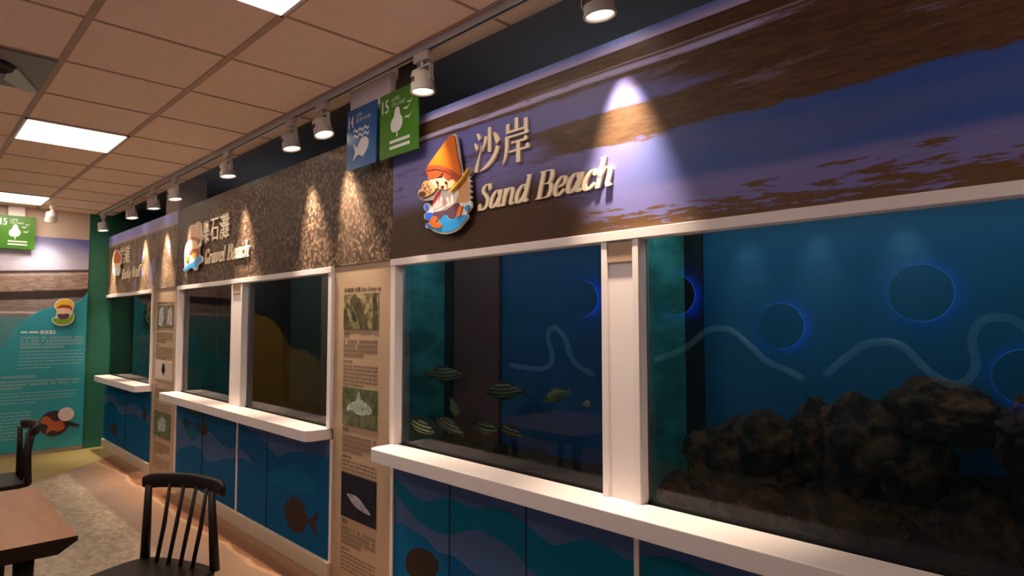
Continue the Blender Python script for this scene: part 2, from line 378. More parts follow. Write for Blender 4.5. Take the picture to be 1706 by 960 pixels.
fl.build('flap', mat('pale_flap', (0.45, 0.50, 0.46), 0.4), o)

# ---------------------------------------------------------------- track and spotlights
YT = -0.13
o = empty('light_track', (-3.3, YT, ZC-0.035), 'long white lighting track along the ceiling edge carrying the spotlights', 'track')
MB().box(-8.86, 2.2, YT-0.018, YT+0.018, ZC-0.034, ZC).build('rail', M_metal, o)
MB().box(-8.86, 2.2, YT-0.006, YT+0.006, ZC-0.0345, ZC-0.030).build('slot', M_slot, o)
def spotlight(x, y, tilt, yaw, label, power=SPOT_W, group='spotlights on the lighting track', size=45, col=(1, 0.80, 0.58), top=ZC-0.034, blend=1.0):
    o = empty('spotlight', (x, y, top), label, 'spotlight', group); o['_o'] = (0, 0, 0)
    MB().box(-0.055, 0.055, -0.017, 0.017, -0.045, 0.0).build('adapter', M_metal, o, bevel=0.004)
    MB().tube([(0, 0, -0.045), (0, 0, -0.075)], 0.011, 10).build('swivel', M_metal, o, smooth=True)
    b = MB(); b.box(-0.067, 0.067, -0.012, 0.012, -0.078, -0.070)
    for s in (-1, 1): b.box(s*0.067-0.003, s*0.067+0.003, -0.012, 0.012, -0.145, -0.070)
    b.build('bracket', M_metal, o, bevel=0.002)
    R = Matrix.Rotation(yaw, 3, 'Y') @ Matrix.Rotation(tilt, 3, 'X')
    piv = Vector((0, 0, -0.14))
    def loc(p): return tuple(R @ Vector(p)+piv)
    prof = [(0.012, 0.052), (0.035, 0.050), (0.050, 0.040), (0.055, 0.022), (0.056, -0.035), (0.060, -0.046), (0.060, -0.052), (0.052, -0.052), (0.048, -0.040), (0.030, -0.020)]
    can = MB().lathe(prof, (0, 0, 0), 28); can.v = [Vector(loc(p)) for p in can.v]; h = can.build('housing', M_metal, o, smooth=True)
    sl = MB()
    for a in range(-3, 4):
        an = -PI*0.62+a*0.17; c, s_ = math.cos(an), math.sin(an); r0 = 0.0553
        sl.add([loc((r0*c-0.003*s_*-1*0-s_*0.003, r0*s_+c*0.003, -0.012)), loc((r0*c+s_*0.003, r0*s_-c*0.003, -0.012)), loc((r0*c+s_*0.003, r0*s_-c*0.003, 0.012)), loc((r0*c-s_*0.003, r0*s_+c*0.003, 0.012)),
                loc(((r0+0.0015)*c-s_*0.003, (r0+0.0015)*s_+c*0.003, -0.012)), loc(((r0+0.0015)*c+s_*0.003, (r0+0.0015)*s_-c*0.003, -0.012)), loc(((r0+0.0015)*c+s_*0.003, (r0+0.0015)*s_-c*0.003, 0.012)), loc(((r0+0.0015)*c-s_*0.003, (r0+0.0015)*s_+c*0.003, 0.012))],
               [(0,1,2,3),(7,6,5,4),(0,4,5,1),(1,5,6,2),(2,6,7,3),(3,7,4,0)])
    hs = sl.build('vent_slots', M_slot, h, origin=Vector((0,0,0)))
    ln = MB().lathe([(0.047, -0.0405), (0.047, -0.044), (0.03, -0.0455), (0.005, -0.046)], (0,0,0), 24); ln.v = [Vector(loc(p)) for p in ln.v]; ln.build('lens', M_lens, o, smooth=True)
    L = bpy.data.lights.new('beam', 'SPOT'); L.energy = power; L.spot_size = math.radians(size); L.spot_blend = blend; L.color = col; L.shadow_soft_size = 0.02
    lo = bpy.data.objects.new('beam', L); C.objects.link(lo); lo.parent = o
    lo.location = loc((0, 0, -0.052)); lo.rotation_euler = R.to_euler()
    return o
SPX = [(-8.75, 'white spotlight farthest along the track, in front of the green wall'), (-7.48, 'white spotlight second from the far end of the track'),
       (-6.71, 'white spotlight third from the far end of the track'), (-6.07, 'white spotlight in front of the white post behind the banners'),
       (-4.83, 'white spotlight over the Gravel Beach lettering, alone in its stretch of track'), (-3.78, 'white spotlight left of the two before the blue hanging sign'),
       (-3.37, 'white spotlight nearest the blue hanging sign, tilted right'), (-2.395, 'white spotlight overlapping the top right corner of the green hanging sign'),
       (-1.352, 'white spotlight cut by the top edge of the photo above the sand beach banner')]
TW = [(0.10, -0.08), (0.10, -0.14), (0.10, -0.06), (0.10, -0.14), (0.10, -0.10), (0.10, -0.14), (0.12, -0.26), (0.04, -0.02), (0.14, -0.05)]
for (x, lb), (ti, ya) in zip(SPX, TW): spotlight(x, YT, ti, ya, lb, SPOT_W*(0.4 if 'top right corner' in lb else 1.0))
spotlight(0.75, YT, 0.26, 0.05, 'white spotlight on the track right of the photo')
spotlight(-8.55, -0.66, 0.0, 0.62, 'white spotlight on the ceiling shining on the end wall poster', 16, None, 60, (1, 0.93, 0.9), ZC)
for x, lb in ((-2.8, 'left'), (-2.15, 'middle'), (-1.46, 'right')):
    spotlight(x, -3.72, -0.42, 0.0, lb+' spotlight washing the opposite wall', 150, 'spotlights washing the opposite wall', 42, (1, 0.93, 0.9), ZC)

# ---------------------------------------------------------------- photo banners
def board(name, x0, x1, m, label): return tag(MB().box(x0, x1, -0.006, 0.012, 1.83, 2.545).build(name, m), label, 'banner')
board('photo_banner', -2.82, XR, M_sand, 'wide photo banner of a wet sand beach with blue water, nearest above the large tanks')
board('photo_banner', -6.38, -2.822, M_gravel, 'brown gravel photo banner between the sand banner and the far banner')
board('photo_banner', XE, -6.382, M_reef, 'photo banner of rocky shore with sky strip next to the green wall')

# lettering -------------------------------------------------------------
def stroke(pts, w=None, nib=None):
    n = len(pts); L = []; R = []
    for i, p in enumerate(pts):
        a = pts[max(0, i-1)]; b = pts[min(n-1, i+1)]; dx, dy = b[0]-a[0], b[1]-a[1]; l = math.hypot(dx, dy) or 1; nx, ny = -dy/l, dx/l
        if nib: q = math.hypot(nx*nib[0], ny*nib[1]); ox, oy = nx*q, ny*q
        else: ox, oy = nx*w[i], ny*w[i]
        L.append((p[0]+ox, p[1]+oy)); R.append((p[0]-ox, p[1]-oy))
    return L+R[::-1]
TH, TN = 0.105, 0.026
def arch(x): return ('c', [(x+.12, .55), (x+.24, .86), (x+.40, .97), (x+.53, .86), (x+.55, .6), (x+.54, .2), (x+.60, .04), (x+.70, .12)])
BOWL = ('c', [(.56, .72), (.46, .95), (.30, .96), (.14, .72), (.09, .38), (.16, .08), (.30, .05), (.45, .28), (.55, .6)])
GL = {
 'S': (.72, [('c', [(.60, 1.15), (.52, 1.40), (.36, 1.47), (.18, 1.34), (.18, 1.08), (.38, .84), (.54, .60), (.56, .28), (.40, .05), (.20, .04), (.06, .34)]), ('t', [(.63, 1.5), (.60, 1.08)]), ('t', [(.07, .42), (.03, 0)])]),
 'a': (.78, [BOWL, ('c', [(.60, 1.0), (.59, .6), (.57, .2), (.63, .04), (.74, .14)])]),
 'n': (.76, [('l', [(.12, 1.0), (.12, 0)]), ('h', [(-.02, .97), (.12, .97)]), arch(0)]),
 'd': (.80, [BOWL, ('c', [(.62, 1.5), (.60, .9), (.58, .2), (.64, .04), (.75, .14)]), ('h', [(.46, 1.47), (.62, 1.47)])]),
 'B': (.86, [('l', [(.16, 0), (.16, 1.5)]), ('h', [(-.02, 1.47), (.45, 1.47)]), ('h', [(-.02, .03), (.45, .03)]), ('h', [(.1, .78), (.5, .78)]), ('c', [(.4, 1.47), (.6, 1.42), (.67, 1.15), (.6, .85), (.4, .78)]), ('c', [(.4, .78), (.66, .72), (.75, .42), (.66, .1), (.4, .03)])]),
 'e': (.66, [('c', [(.12, .44), (.36, .50), (.54, .68), (.50, .92), (.34, .97), (.16, .74), (.09, .38), (.18, .07), (.34, .04), (.58, .30)])]),
 'c': (.64, [('c', [(.53, .80), (.50, .92), (.36, .97), (.17, .74), (.09, .38), (.18, .07), (.34, .04), (.58, .30)]), ('b', [(.51, .80)])]),
 'h': (.76, [('l', [(.14, 1.5), (.12, 0)]), ('h', [(-.02, 1.47), (.14, 1.47)]), arch(0)]),
 'G': (.90, [('c', [(.68, 1.12), (.58, 1.40), (.42, 1.47), (.20, 1.25), (.10, .70), (.20, .2), (.42, .03), (.60, .10), (.70, .3)]), ('l', [(.68, 0.05), (.68, .6)]), ('h', [(.46, .61), (.88, .61)]), ('t', [(.72, 1.5), (.69, 1.05)])]),
 'r': (.58, [('l', [(.12, 1.0), (.12, 0)]), ('h', [(-.02, .97), (.12, .97)]), ('c', [(.12, .55), (.26, .88), (.42, .96)]), ('b', [(.45, .86)])]),
 'v': (.66, [('c', [(.08, 1.0), (.18, .55), (.26, .02)]), ('t', [(.28, .02), (.48, .5), (.54, .95)]), ('b', [(.53, .9)])]),
 'l': (.40, [('c', [(.16, 1.5), (.14, .9), (.12, .2), (.18, .04), (.30, .14)]), ('h', [(0, 1.47), (.16, 1.47)])]),
 'R': (.90, [('l', [(.16, 0), (.16, 1.5)]), ('h', [(-.02, 1.47), (.45, 1.47)]), ('h', [(-.02, .03), (.36, .03)]), ('h', [(.1, .76), (.5, .76)]), ('c', [(.4, 1.47), (.6, 1.42), (.67, 1.13), (.6, .83), (.4, .76)]), ('c', [(.45, .76), (.60, .6), (.64, .2), (.74, .03), (.86, .12)])]),
 'o': (.70, [('c', [(.36, .97), (.16, .74), (.09, .38), (.20, .06), (.34, .04), (.54, .28), (.60, .66), (.50, .93), (.36, .97)])]),
 'k': (.74, [('l', [(.14, 1.5), (.12, 0)]), ('h', [(-.02, 1.47), (.14, 1.47)]), ('t', [(.14, .42), (.58, .95)]), ('c', [(.28, .6), (.42, .3), (.54, .05), (.68, .12)])]),
 'y': (.68, [('c', [(.08, 1.0), (.18, .55), (.26, .05)]), ('t', [(.56, .95), (.3, .0), (.1, -.35)]), ('b', [(.08, -.32)])]),
 'f': (.52, [('c', [(.46, 1.42), (.34, 1.48), (.24, 1.3), (.20, .7), (.14, 0)]), ('h', [(.02, .97), (.46, .97)])]),
}
def glyph(mb, ch, ox, oz, sx, sz, y0, y1):
    adv, st = GL[ch]; sk = 0.2; ya = y0
    tr = lambda p: (ox+(p[0]+sk*p[1])*sx, oz+p[1]*sz)
    for ik, (k, pts) in enumerate(st):
        y0 = ya-0.0004*ik
        if k == 'b':
            c = pts[0]; mb.prism([tr((c[0]+.11*math.cos(a*PI/6), c[1]+.13*math.sin(a*PI/6))) for a in range(12)], y0, y1)
        else:
            p = crom(pts, 8) if k == 'c' else pts
            nib = {'c': (TH, TN), 'l': (TH, TN), 'h': (TH, TN), 't': (TN, TN)}[k]
            L = [tr(q) for q in stroke(p, nib=nib)]; n = len(L)//2; A = L[:n]; B = L[:n-1:-1]
            vs = [(a[0], y, a[1]) for y in (y0, y1) for a in A+B]; m2 = 2*n
            fs = [(i, i+1, n+i+1, n+i) for i in range(n-1)]+[(m2+i, m2+n+i, m2+n+i+1, m2+i+1) for i in range(n-1)]
            fs += [(i+1, i, m2+i, m2+i+1) for i in range(n-1)]+[(n+i, n+i+1, m2+n+i+1, m2+n+i) for i in range(n-1)]+[(0, n, m2+n, m2), (n-1, m2+n-1, m2+2*n-1, 2*n-1)]
            mb.add(vs, fs)
    return adv
def textmesh(s, size=1.0):
    c = bpy.data.curves.new('t', 'FONT'); c.body = s; c.size = size; ob = bpy.data.objects.new('t', c); C.objects.link(ob)
    bpy.context.view_layer.update()
    me = bpy.data.meshes.new_from_object(ob.evaluated_get(bpy.context.evaluated_depsgraph_get()))
    vs = [tuple(v.co) for v in me.vertices]; fs = [list(p.vertices) for p in me.polygons]
    bpy.data.objects.remove(ob); bpy.data.meshes.remove(me); bpy.data.curves.remove(c)
    return vs, fs
def text_into(mb, s, a0, a1, z0, z1, d, plane='xz', m=0, flip=False, thick=0.0, bold=0.0):
    "letter shapes of s fitted to the rectangle"
    vs, fs = textmesh(s); xs = [v[0] for v in vs]; ys = [v[1] for v in vs]
    lx, hx, ly, hy = min(xs), max(xs), min(ys), max(ys)
    for ib, dx in enumerate([0] if not bold else [-bold, 0, bold]):
        out = []; d_ = d-ib*0.0005 if plane == 'xz' else d+ib*0.0005
        for v in vs:
            a = a0+(a1-a0)*(v[0]-lx)/(hx-lx)+dx; b = z0+(z1-z0)*(v[1]-ly)/(hy-ly)
            out.append((a, d_, b) if plane == 'xz' else (d_, a, b))
        n = len(out); mb.add(out, fs, m)
        if thick:
            back = [(p[0], p[1]+thick, p[2]) for p in out]; ed = {}
            for f in fs:
                for i in range(len(f)): ed[(f[i], f[(i+1) % len(f)])] = 1
            mb.add(out+back, [(a, b, b+n, a+n) for a, b in ed if (b, a) not in ed], m)
YL0, YL1 = -0.017, -0.0065
def lettering(label, words, x0, x1, z0, cap, cjk):
    o = empty('banner_lettering', ((x0+x1)/2, -0.02, z0), label, 'lettering')
    tot = sum(0.42 if ch == ' ' else GL[ch][0] for ch in words)+0.2*1.2; sx = (x1-x0)/tot; sz = cap/1.5; ox = x0
    for ch in words:
        if ch == ' ': ox += 0.42*sx; continue
        mb = MB(); a = glyph(mb, ch, ox, z0, sx, sz, YL0, YL1); mb.build('letter', M_letter, o); ox += a*sx
    for ch, (a, b, za, zb) in cjk:
        mb = MB()
        if ch in CJK:
            for ik, (pts, ws) in enumerate(CJK[ch]):
                p = crom([(q[0], q[1], w_) for q, w_ in zip(pts, ws)], 6); outl = stroke([(q[0], q[1]) for q in p], w=[q[2]*1.18 for q in p])
                mb.prism([(a+(b-a)*q[0], za+(zb-za)*q[1]) for q in outl], YL0-0.0003*ik, YL1)
        else: text_into(mb, ch, a, b, za, zb, YL0, thick=YL1-YL0, bold=0.004)
        mb.build('character', M_letter, o, recalc=ch in CJK)
CJK = {'沙': [([(.10, .93), (.17, .86), (.23, .77)], [.015, .045, .05]), ([(.0, .70), (.07, .63), (.13, .54)], [.015, .045, .05]), ([(.07, -.02), (.10, .12), (.20, .34), (.30, .62)], [.06, .05, .025, .008]),
             ([(.62, 1.0), (.62, .7), (.62, .40)], [.055, .055, .055]), ([(.48, .80), (.44, .66), (.32, .46)], [.05, .045, .012]), ([(.76, .84), (.87, .74), (.96, .58)], [.015, .06, .07]),
             ([(.95, .48), (.82, .28), (.58, .10), (.24, -.02)], [.06, .055, .045, .01])],
       '岸': [([(.52, 1.02), (.52, .74)], [.055, .055]), ([(.20, .93), (.20, .70)], [.055, .055]), ([(.16, .73), (.90, .73)], [.02, .02]), ([(.86, .95), (.86, .69)], [.055, .055]),
             ([(.12, .61), (.92, .61)], [.02, .02]), ([(.80, .62), (.88, .65), (.97, .61)], [.01, .045, .01]), ([(.17, .61), (.17, .40), (.12, .18), (.02, .0)], [.055, .055, .04, .01]),
             ([(.34, .46), (.88, .46)], [.02, .02]), ([(.80, .47), (.86, .50), (.93, .46)], [.01, .04, .01]), ([(.26, .26), (.98, .26)], [.02, .02]), ([(.86, .27), (.93, .31), (1.0, .26)], [.01, .045, .01]), ([(.60, .46), (.60, -.03)], [.06, .06])]}
lettering('cream raised lettering reading 沙岸 Sand Beach on the sand banner', 'Sand Beach', -2.13, -1.36, 2.0, 0.112, [('沙', (-2.15, -1.985, 2.180, 2.365)), ('岸', (-1.965, -1.80, 2.180, 2.365))])
lettering('cream raised lettering reading 礫石灘 Gravel Beach on the gravel banner', 'Gravel Beach', -5.62, -4.66, 1.985, 0.125, [('礫', (-5.72, -5.53, 2.165, 2.355)), ('石', (-5.49, -5.31, 2.165, 2.355)), ('灘', (-5.28, -5.08, 2.165, 2.365))])
lettering('cream raised lettering reading 岩礁 on the rocky shore banner', 'Rocky Reef', -8.32, -7.55, 1.99, 0.12, [('岩', (-8.42, -8.22, 2.165, 2.36)), ('礁', (-8.19, -7.98, 2.165, 2.36))])

# ---------------------------------------------------------------- cut-out figures
def zp(pts, X0, Y0, sc, Y=-0.04): return [tuple((lambda p: (p.x, p.z))(at(X0+x/sc, Y0+y/sc, Y))) for x, y in pts]
def col(name, r, g, b): return mat(name, srgb(r, g, b), 0.4)
K_org, K_org2, K_red, K_hair, K_skin, K_wh, K_blue, K_lblue, K_pur, K_pink, K_tan, K_brn, K_yel, K_grn = (
    col('cone_orange', 205, 105, 18), col('rim_orange', 150, 62, 30), col('red', 200, 40, 50), col('auburn', 165, 70, 30), col('skin', 240, 200, 165), col('cutout_white', 225, 220, 215),
    col('royal_blue', 40, 95, 220), col('splash_blue', 30, 150, 225), col('plum', 95, 60, 85), col('pink', 245, 190, 190), col('shell_tan', 205, 155, 110), col('shell_dark', 80, 40, 30), col('hat_yellow', 240, 190, 60), col('boat_green', 130, 165, 30))
def cutout(name, label, outline, parts, plane='xz', d=-0.040, back=0.012, cat='cut-out figure'):
    allp = outline; a = sum(p[0] for p in allp)/len(allp); z0 = min(p[1] for p in allp)
    sgn = 1
    o = empty(name, (a, d+back, z0) if plane == 'xz' else (d-back, a, z0), label, cat)
    dd = back if plane == 'xz' else -back
    MB().prism(outline, d, d+dd, plane).build('backing_board', K_wh, o)
    st = -0.0006 if plane == 'xz' else 0.0006
    for i, (nm, pts, m) in enumerate(parts):
        MB().prism(pts, d, d+st*(i+1), plane).build(nm, m, o)
    # stand-off pegs
    mb = MB(); zc = sum(p[1] for p in allp)/len(allp)
    if plane == 'xz': mb.box(a-0.015, a+0.015, d+dd, -0.0062, zc-0.06, zc+0.06)
    else: mb.box(XE+0.012 if False else XE+0.0385, d+dd, a-0.01, a+0.01, zc-0.03, zc+0.03)
    mb.build('mounting_block', K_wh, o)
    return o
def Z(pts, closed=True, n=5): return zp(crom(pts, n, True) if closed else pts, 660, 200, 4.8)
outl = Z([(455,115),(480,125),(500,250),(525,420),(560,410),(590,390),(598,402),(575,430),(590,455),(578,475),(600,490),(580,505),(600,530),(582,545),(600,575),(580,590),(603,620),(585,640),(602,660),(598,700),(565,745),(575,775),(545,815),(480,885),(390,912),(310,895),(270,868),(240,862),(238,830),(270,815),(228,790),(225,755),(245,735),(220,710),(225,675),(250,665),(285,690),(300,640),(215,645),(180,610),(176,565),(205,545),(225,495),(270,480),(250,465),(262,435),(248,400),(262,360),(350,235),(420,140)], True, 3)
parts = [
 ('fan_shell', Z([(440,560),(590,400),(560,450),(592,500),(588,560),(592,620),(560,660),(470,650)], True, 3), K_tan),
 ('shirt', Z([(300,690),(310,620),(360,560),(450,545),(500,560),(480,650),(400,700),(320,735)], True, 3), K_wh),
 ('shirt_shade', Z([(300,715),(305,650),(345,590),(350,640),(420,650),(350,700)], True, 3), K_pink),
 ('scarf', Z([(290,680),(320,600),(365,550),(350,600),(320,650)], True, 3), K_red),
 ('trousers', Z([(300,740),(400,720),(490,660),(510,700),(470,780),(430,790),(410,760),(360,795),(310,780)], True, 3), K_pur),
 ('splash', Z([(270,855),(330,830),(370,780),(400,760),(430,800),(500,770),(565,760),(560,790),(480,872),(390,898),(310,880)], True, 3), K_lblue),
 ('splash_drop', Z([(232,690),(242,672),(258,690),(255,720),(238,718)], True, 3), K_blue),
 ('splash_drop', Z([(232,770),(250,745),(300,745),(290,790),(250,800)], True, 3), K_blue),
 ('splash_drop', Z([(552,700),(580,680),(594,690),(580,722),(560,725)], True, 3), K_lblue),
 ('splash_drop', Z([(246,840),(262,828),(284,852),(262,860)], True, 3), K_blue),
 ('shoe', Z([(275,830),(300,770),(335,790),(330,820),(370,830),(365,860),(310,862)], True, 3), K_org),
 ('shoe', Z([(490,770),(510,700),(540,690),(525,740),(520,770)], True, 3), K_org),
 ('face', Z([(290,470),(470,480),(460,530),(400,560),(330,545),(295,510)], True, 4), K_skin),
 ('hair', Z([(262,400),(520,440),(500,500),(470,480),(455,460),(430,490),(400,465),(380,420),(365,450),(320,470),(275,475),(262,440)], True, 2), K_hair),
 ('cone_hat', Z([(455,125),(478,140),(500,290),(528,440),(500,490),(470,440),(400,400),(320,385),(262,410),(255,395),(268,362),(360,235),(425,148)], True, 3), K_org),
 ('hat_rim', Z([(262,410),(262,375),(330,362),(420,385),(500,430),(526,455),(510,492),(470,450),(400,412),(320,396)], True, 3), K_org2),
 ('spotted_shell', Z([(190,600),(185,575),(210,555),(230,500),(280,490),(330,545),(300,590),(240,620),(210,632)], True, 3), K_tan),
 ('shell_mouth', Z([(195,600),(205,578),(240,575),(252,600),(230,622),(205,620)], True, 3), K_brn),
] + [('shell_spot', Z([(x-5, y), (x, y-4), (x+5, y), (x, y+4)], True, 2), K_brn) for x, y in ((232,520),(250,540),(262,512),(275,530),(255,565),(290,555),(240,545),(275,575))] + [
 ('eye', Z([(338,502),(345,490),(352,502),(345,514)], True, 3), K_brn), ('eye', Z([(408,506),(415,494),(422,506),(415,518)], True, 3), K_brn), ('mouth', Z([(365,528),(380,534),(395,528),(380,542)], True, 3), K_red),
 ('shoulder_strap', Z([(450,570),(460,555),(540,470),(590,392),(598,400),(550,475),(470,565)], True, 3), K_yel),
]
cutout('cutout_child', 'cut-out cartoon child in an orange cone hat riding a blue splash left of Sand Beach', outl, parts)
Z2 = lambda pts, n=3: zp(crom(pts, n, True), 300, 340, 8.0, -0.035)
outl = Z2([(235,235),(275,260),(280,380),(305,430),(295,480),(270,500),(275,550),(255,580),(255,680),(290,700),(290,780),(240,800),(220,870),(190,885),(150,850),(90,890),(60,900),(45,870),(60,840),(55,700),(70,560),(110,490),(140,470),(150,380),(140,290),(200,275)])
parts = [('lifebuoy', Z2([(65,700),(75,580),(115,500),(140,560),(135,680),(110,760),(80,820),(62,800)]), K_pink),
 ('coat', Z2([(120,670),(170,600),(250,590),(250,690),(190,720),(130,720)]), K_hair),
 ('shirt', Z2([(115,700),(150,680),(200,740),(190,790),(140,800)]), K_wh),
 ('pouch', Z2([(165,660),(215,650),(215,710),(175,715)], 2), K_yel),
 ('splash', Z2([(55,870),(110,810),(190,770),(245,700),(282,710),(280,770),(235,790),(210,860),(150,840),(80,888)]), K_lblue),
 ('leaf', Z2([(80,740),(110,690),(130,720),(110,770)]), K_grn),
 ('face', Z2([(150,480),(240,480),(250,560),(220,600),(160,590),(145,540)]), K_skin),
 ('hair', Z2([(145,430),(255,440),(265,500),(240,540),(220,490),(160,480)]), K_hair),
 ('tall_hat', Z2([(150,300),(200,285),(235,245),(268,270),(272,390),(295,440),(280,470),(240,450),(150,430),(155,370)]), K_tan)]
cutout('cutout_child', 'cut-out cartoon child in a tall tan hat left of the Gravel Beach lettering', outl, parts, d=-0.035)
Z3 = lambda pts, n=3: zp(crom(pts, n, True), 170, 390, 8.0, -0.035)
outl = Z3([(205,215),(250,280),(255,380),(235,420),(240,500),(215,560),(190,550),(165,560),(140,500),(145,420),(140,370),(165,270)])
parts = [('body', Z3([(150,430),(235,430),(232,500),(210,550),(190,540),(165,550),(147,500)]), K_wh), ('face', Z3([(160,380),(240,385),(230,440),(160,435)]), K_skin), ('cone_hat', Z3([(205,225),(245,285),(250,370),(200,390),(148,375),(170,275)]), K_org)]
cutout('cutout_child', 'cut-out cartoon child in an orange hat left of the rocky shore lettering', outl, parts, d=-0.035)

# ---------------------------------------------------------------- hanging signs
def sdg(axis, c0, c1, z0, z1, d, bg, number, words, icon, label, name='hanging_sign'):
    plane = axis; out = -1 if axis == 'xz' else 1
    lo, hi = min(c0, c1), max(c0, c1)
    loc = ((c0+c1)/2, d, z0) if axis == 'xz' else (d, (c0+c1)/2, z0)
    o = empty(name, loc, label, 'sign')
    q = [(lo, z0), (hi, z0), (hi, z1), (lo, z1)]
    MB().prism(q, d, d-out*0.008, plane).build('board', bg, o)
    U = lambda u, v: (c0+(c1-c0)*u, z0+(z1-z0)*v)
    e = d+out*0.0008
    mb = MB(); (a, za), (b, zb) = U(.07, .70), U(.24, .90); text_into(mb, number, a, b, za, zb, e, plane, bold=0.003); mb.build('number', M_wtext, o, recalc=False)
    mb = MB(); n = len(words)
    for i, s in enumerate(words):
        (a, za), (b, zb) = U(.33, .90-.085*i-.06), U(.33+.05*len(s)*(1 if len(s) < 10 else .9), .90-.085*i); text_into(mb, s, a, b, za, zb, e, plane)
    mb.build('caption', M_wtext, o, recalc=False)
    mb = MB()
    for pts in icon: mb.prism([U(*p) for p in pts], d, e, plane)
    mb.build('pictogram', M_wtext, o)
    return o
wavy = lambda v: [(.24+.52*i/24, v+.022*math.sin(i/24*PI*6)+.05*i/24*0) for i in range(25)]+[(.24+.52*i/24, v-.04+.022*math.sin(i/24*PI*6)) for i in range(24, -1, -1)]
fish14 = crom([(.22,.14),(.30,.26),(.24,.42),(.36,.34),(.50,.46),(.66,.47),(.76,.38),(.70,.26),(.56,.17),(.40,.22)], 4, True)
tree15 = crom([(.36,.37),(.50,.36),(.59,.42),(.61,.53),(.55,.61),(.53,.70),(.47,.74),(.41,.70),(.38,.60),(.31,.53),(.31,.43)], 4, True)
bird = lambda x, y, s: [(x, y), (x+.05*s, y+.03*s), (x+.09*s, y+.01*s), (x+.17*s, y+.05*s), (x+.10*s, y-.02*s), (x+.06*s, y)]
ic14 = [wavy(.64), wavy(.55), fish14]
ic15 = [tree15, [(.455,.28),(.485,.28),(.485,.38),(.455,.38)], [(.28,.20),(.80,.20),(.80,.245),(.28,.245)], [(.28,.11),(.80,.11),(.80,.155),(.28,.155)], bird(.62,.66,1), bird(.72,.74,.8), bird(.66,.52,1.1)]
B14 = mat('sign_blue', srgb(8, 95, 165), 0.35); G15 = mat('sign_green', srgb(62, 125, 32), 0.35)
sdg('xz', -3.185, -2.88, 2.35, 2.69, -0.075, B14, '14', ['LIFE', 'BELOW WATER'], ic14, 'blue hanging sign numbered 14 with white fish and waves under the ceiling')
sdg('xz', -2.845, -2.505, 2.35, 2.69, -0.075, G15, '15', ['LIFE', 'ON LAND'], ic15, 'green hanging sign numbered 15 with white tree, beside the blue sign')
sdg('yz', -1.09, -0.755, 2.32, 2.69, XE+0.09, G15, '15', ['LIFE', 'ON LAND'], ic15, 'green sign numbered 15 hung before the end wall poster')
tag(MB().box(-3.17, -2.765, -0.066, -0.030, 2.66, ZC).build('sign_holder', M_white, bevel=0.004), 'white box holder behind the blue and green hanging signs at the ceiling', 'sign holder')
tag(MB().box(-2.70, -2.56, -0.060, -0.045, 2.66, ZC).build('sign_holder', M_slot), 'dark strip holder behind the green hanging sign', 'sign holder')
tag(MB().box(XE+0.055, XE+0.080, -1.0, -0.85, 2.64, ZC).build('sign_holder', M_white), 'white holder behind the green sign of the end wall', 'sign holder')

# ---------------------------------------------------------------- frames, shelves, cabinets
def frame(a, b, mulls, label, left=True, right=True):
    o = empty('window_frame', ((a+b)/2, 0.0, 0.872), label, 'window frame')
    y0, y1 = -0.018, 0.045
    MB().box(a, b, y0-0.004, y1, 1.795, 1.83).build('top_rail', M_white, o, bevel=0.002)
    if left: MB().box(a, a+0.042, y0, y1, 0.872, 1.795).build('side_rail', M_white, o, bevel=0.002)
    if right: MB().box(b-0.042, b, y0, y1, 0.872, 1.795).build('side_rail', M_white, o, bevel=0.002)
    for c0, c1 in mulls:
        p = MB(); p.box(c0, c1, y0+0.012, y1, 0.872, 1.795); e = 0.035 if c1-c0 < 0.18 else 0.04
        m_ = p.build('mullion', M_white, o)
        MB().box(c0, c0+0.026, y0, y0+0.012, 0.872, 1.795).box(c1-0.026, c1, y0, y0+0.012, 0.872, 1.795).build('mullion_edge', M_white, m_, origin=Vector(o['_o']), bevel=0.002)
        MB().box(c0+0.026, c1-0.026, y0+0.004, y0+0.012, 1.715, 1.79).build('junction_box', M_tan, m_, origin=Vector(o['_o']), bevel=0.003)
frame(-2.815, 0.12, [(-1.435, -1.272)], 'large white frame around the two nearest tanks with a wide white mullion')
frame(-6.30, -3.44, [(-5.00, -4.79)], 'white frame around the two gravel beach tanks in the middle')
frame(-9.0, -7.07, [], 'white frame around the far tank beside the green wall', left=False)
def shelf(a, b, label, rl=True, rr=True):
    r = 0.05; y0, y1 = -0.155, 0.012; pts = [(a, y1)]
    if rl: pts += [(a+r-r*math.cos(t*PI/12), y0+r-r*math.sin(t*PI/12)) for t in range(7)]
    else: pts += [(a, y0)]
    if rr: pts += [(b-r+r*math.sin(t*PI/12), y0+r-r*math.cos(t*PI/12)) for t in range(7)]
    else: pts += [(b, y0)]
    pts += [(b, y1)]
    tag(MB().prism(pts, 0.808, 0.872, 'xy').build('window_shelf', M_white, bevel=0.003), label, 'shelf')
shelf(-2.80, 0.14, 'long white rounded shelf under the two nearest tanks')
shelf(-6.30, -3.46, 'white rounded shelf under the gravel beach tanks')
shelf(-9.0+0.16, -7.08, 'short white rounded shelf under the far tank beside the green wall')

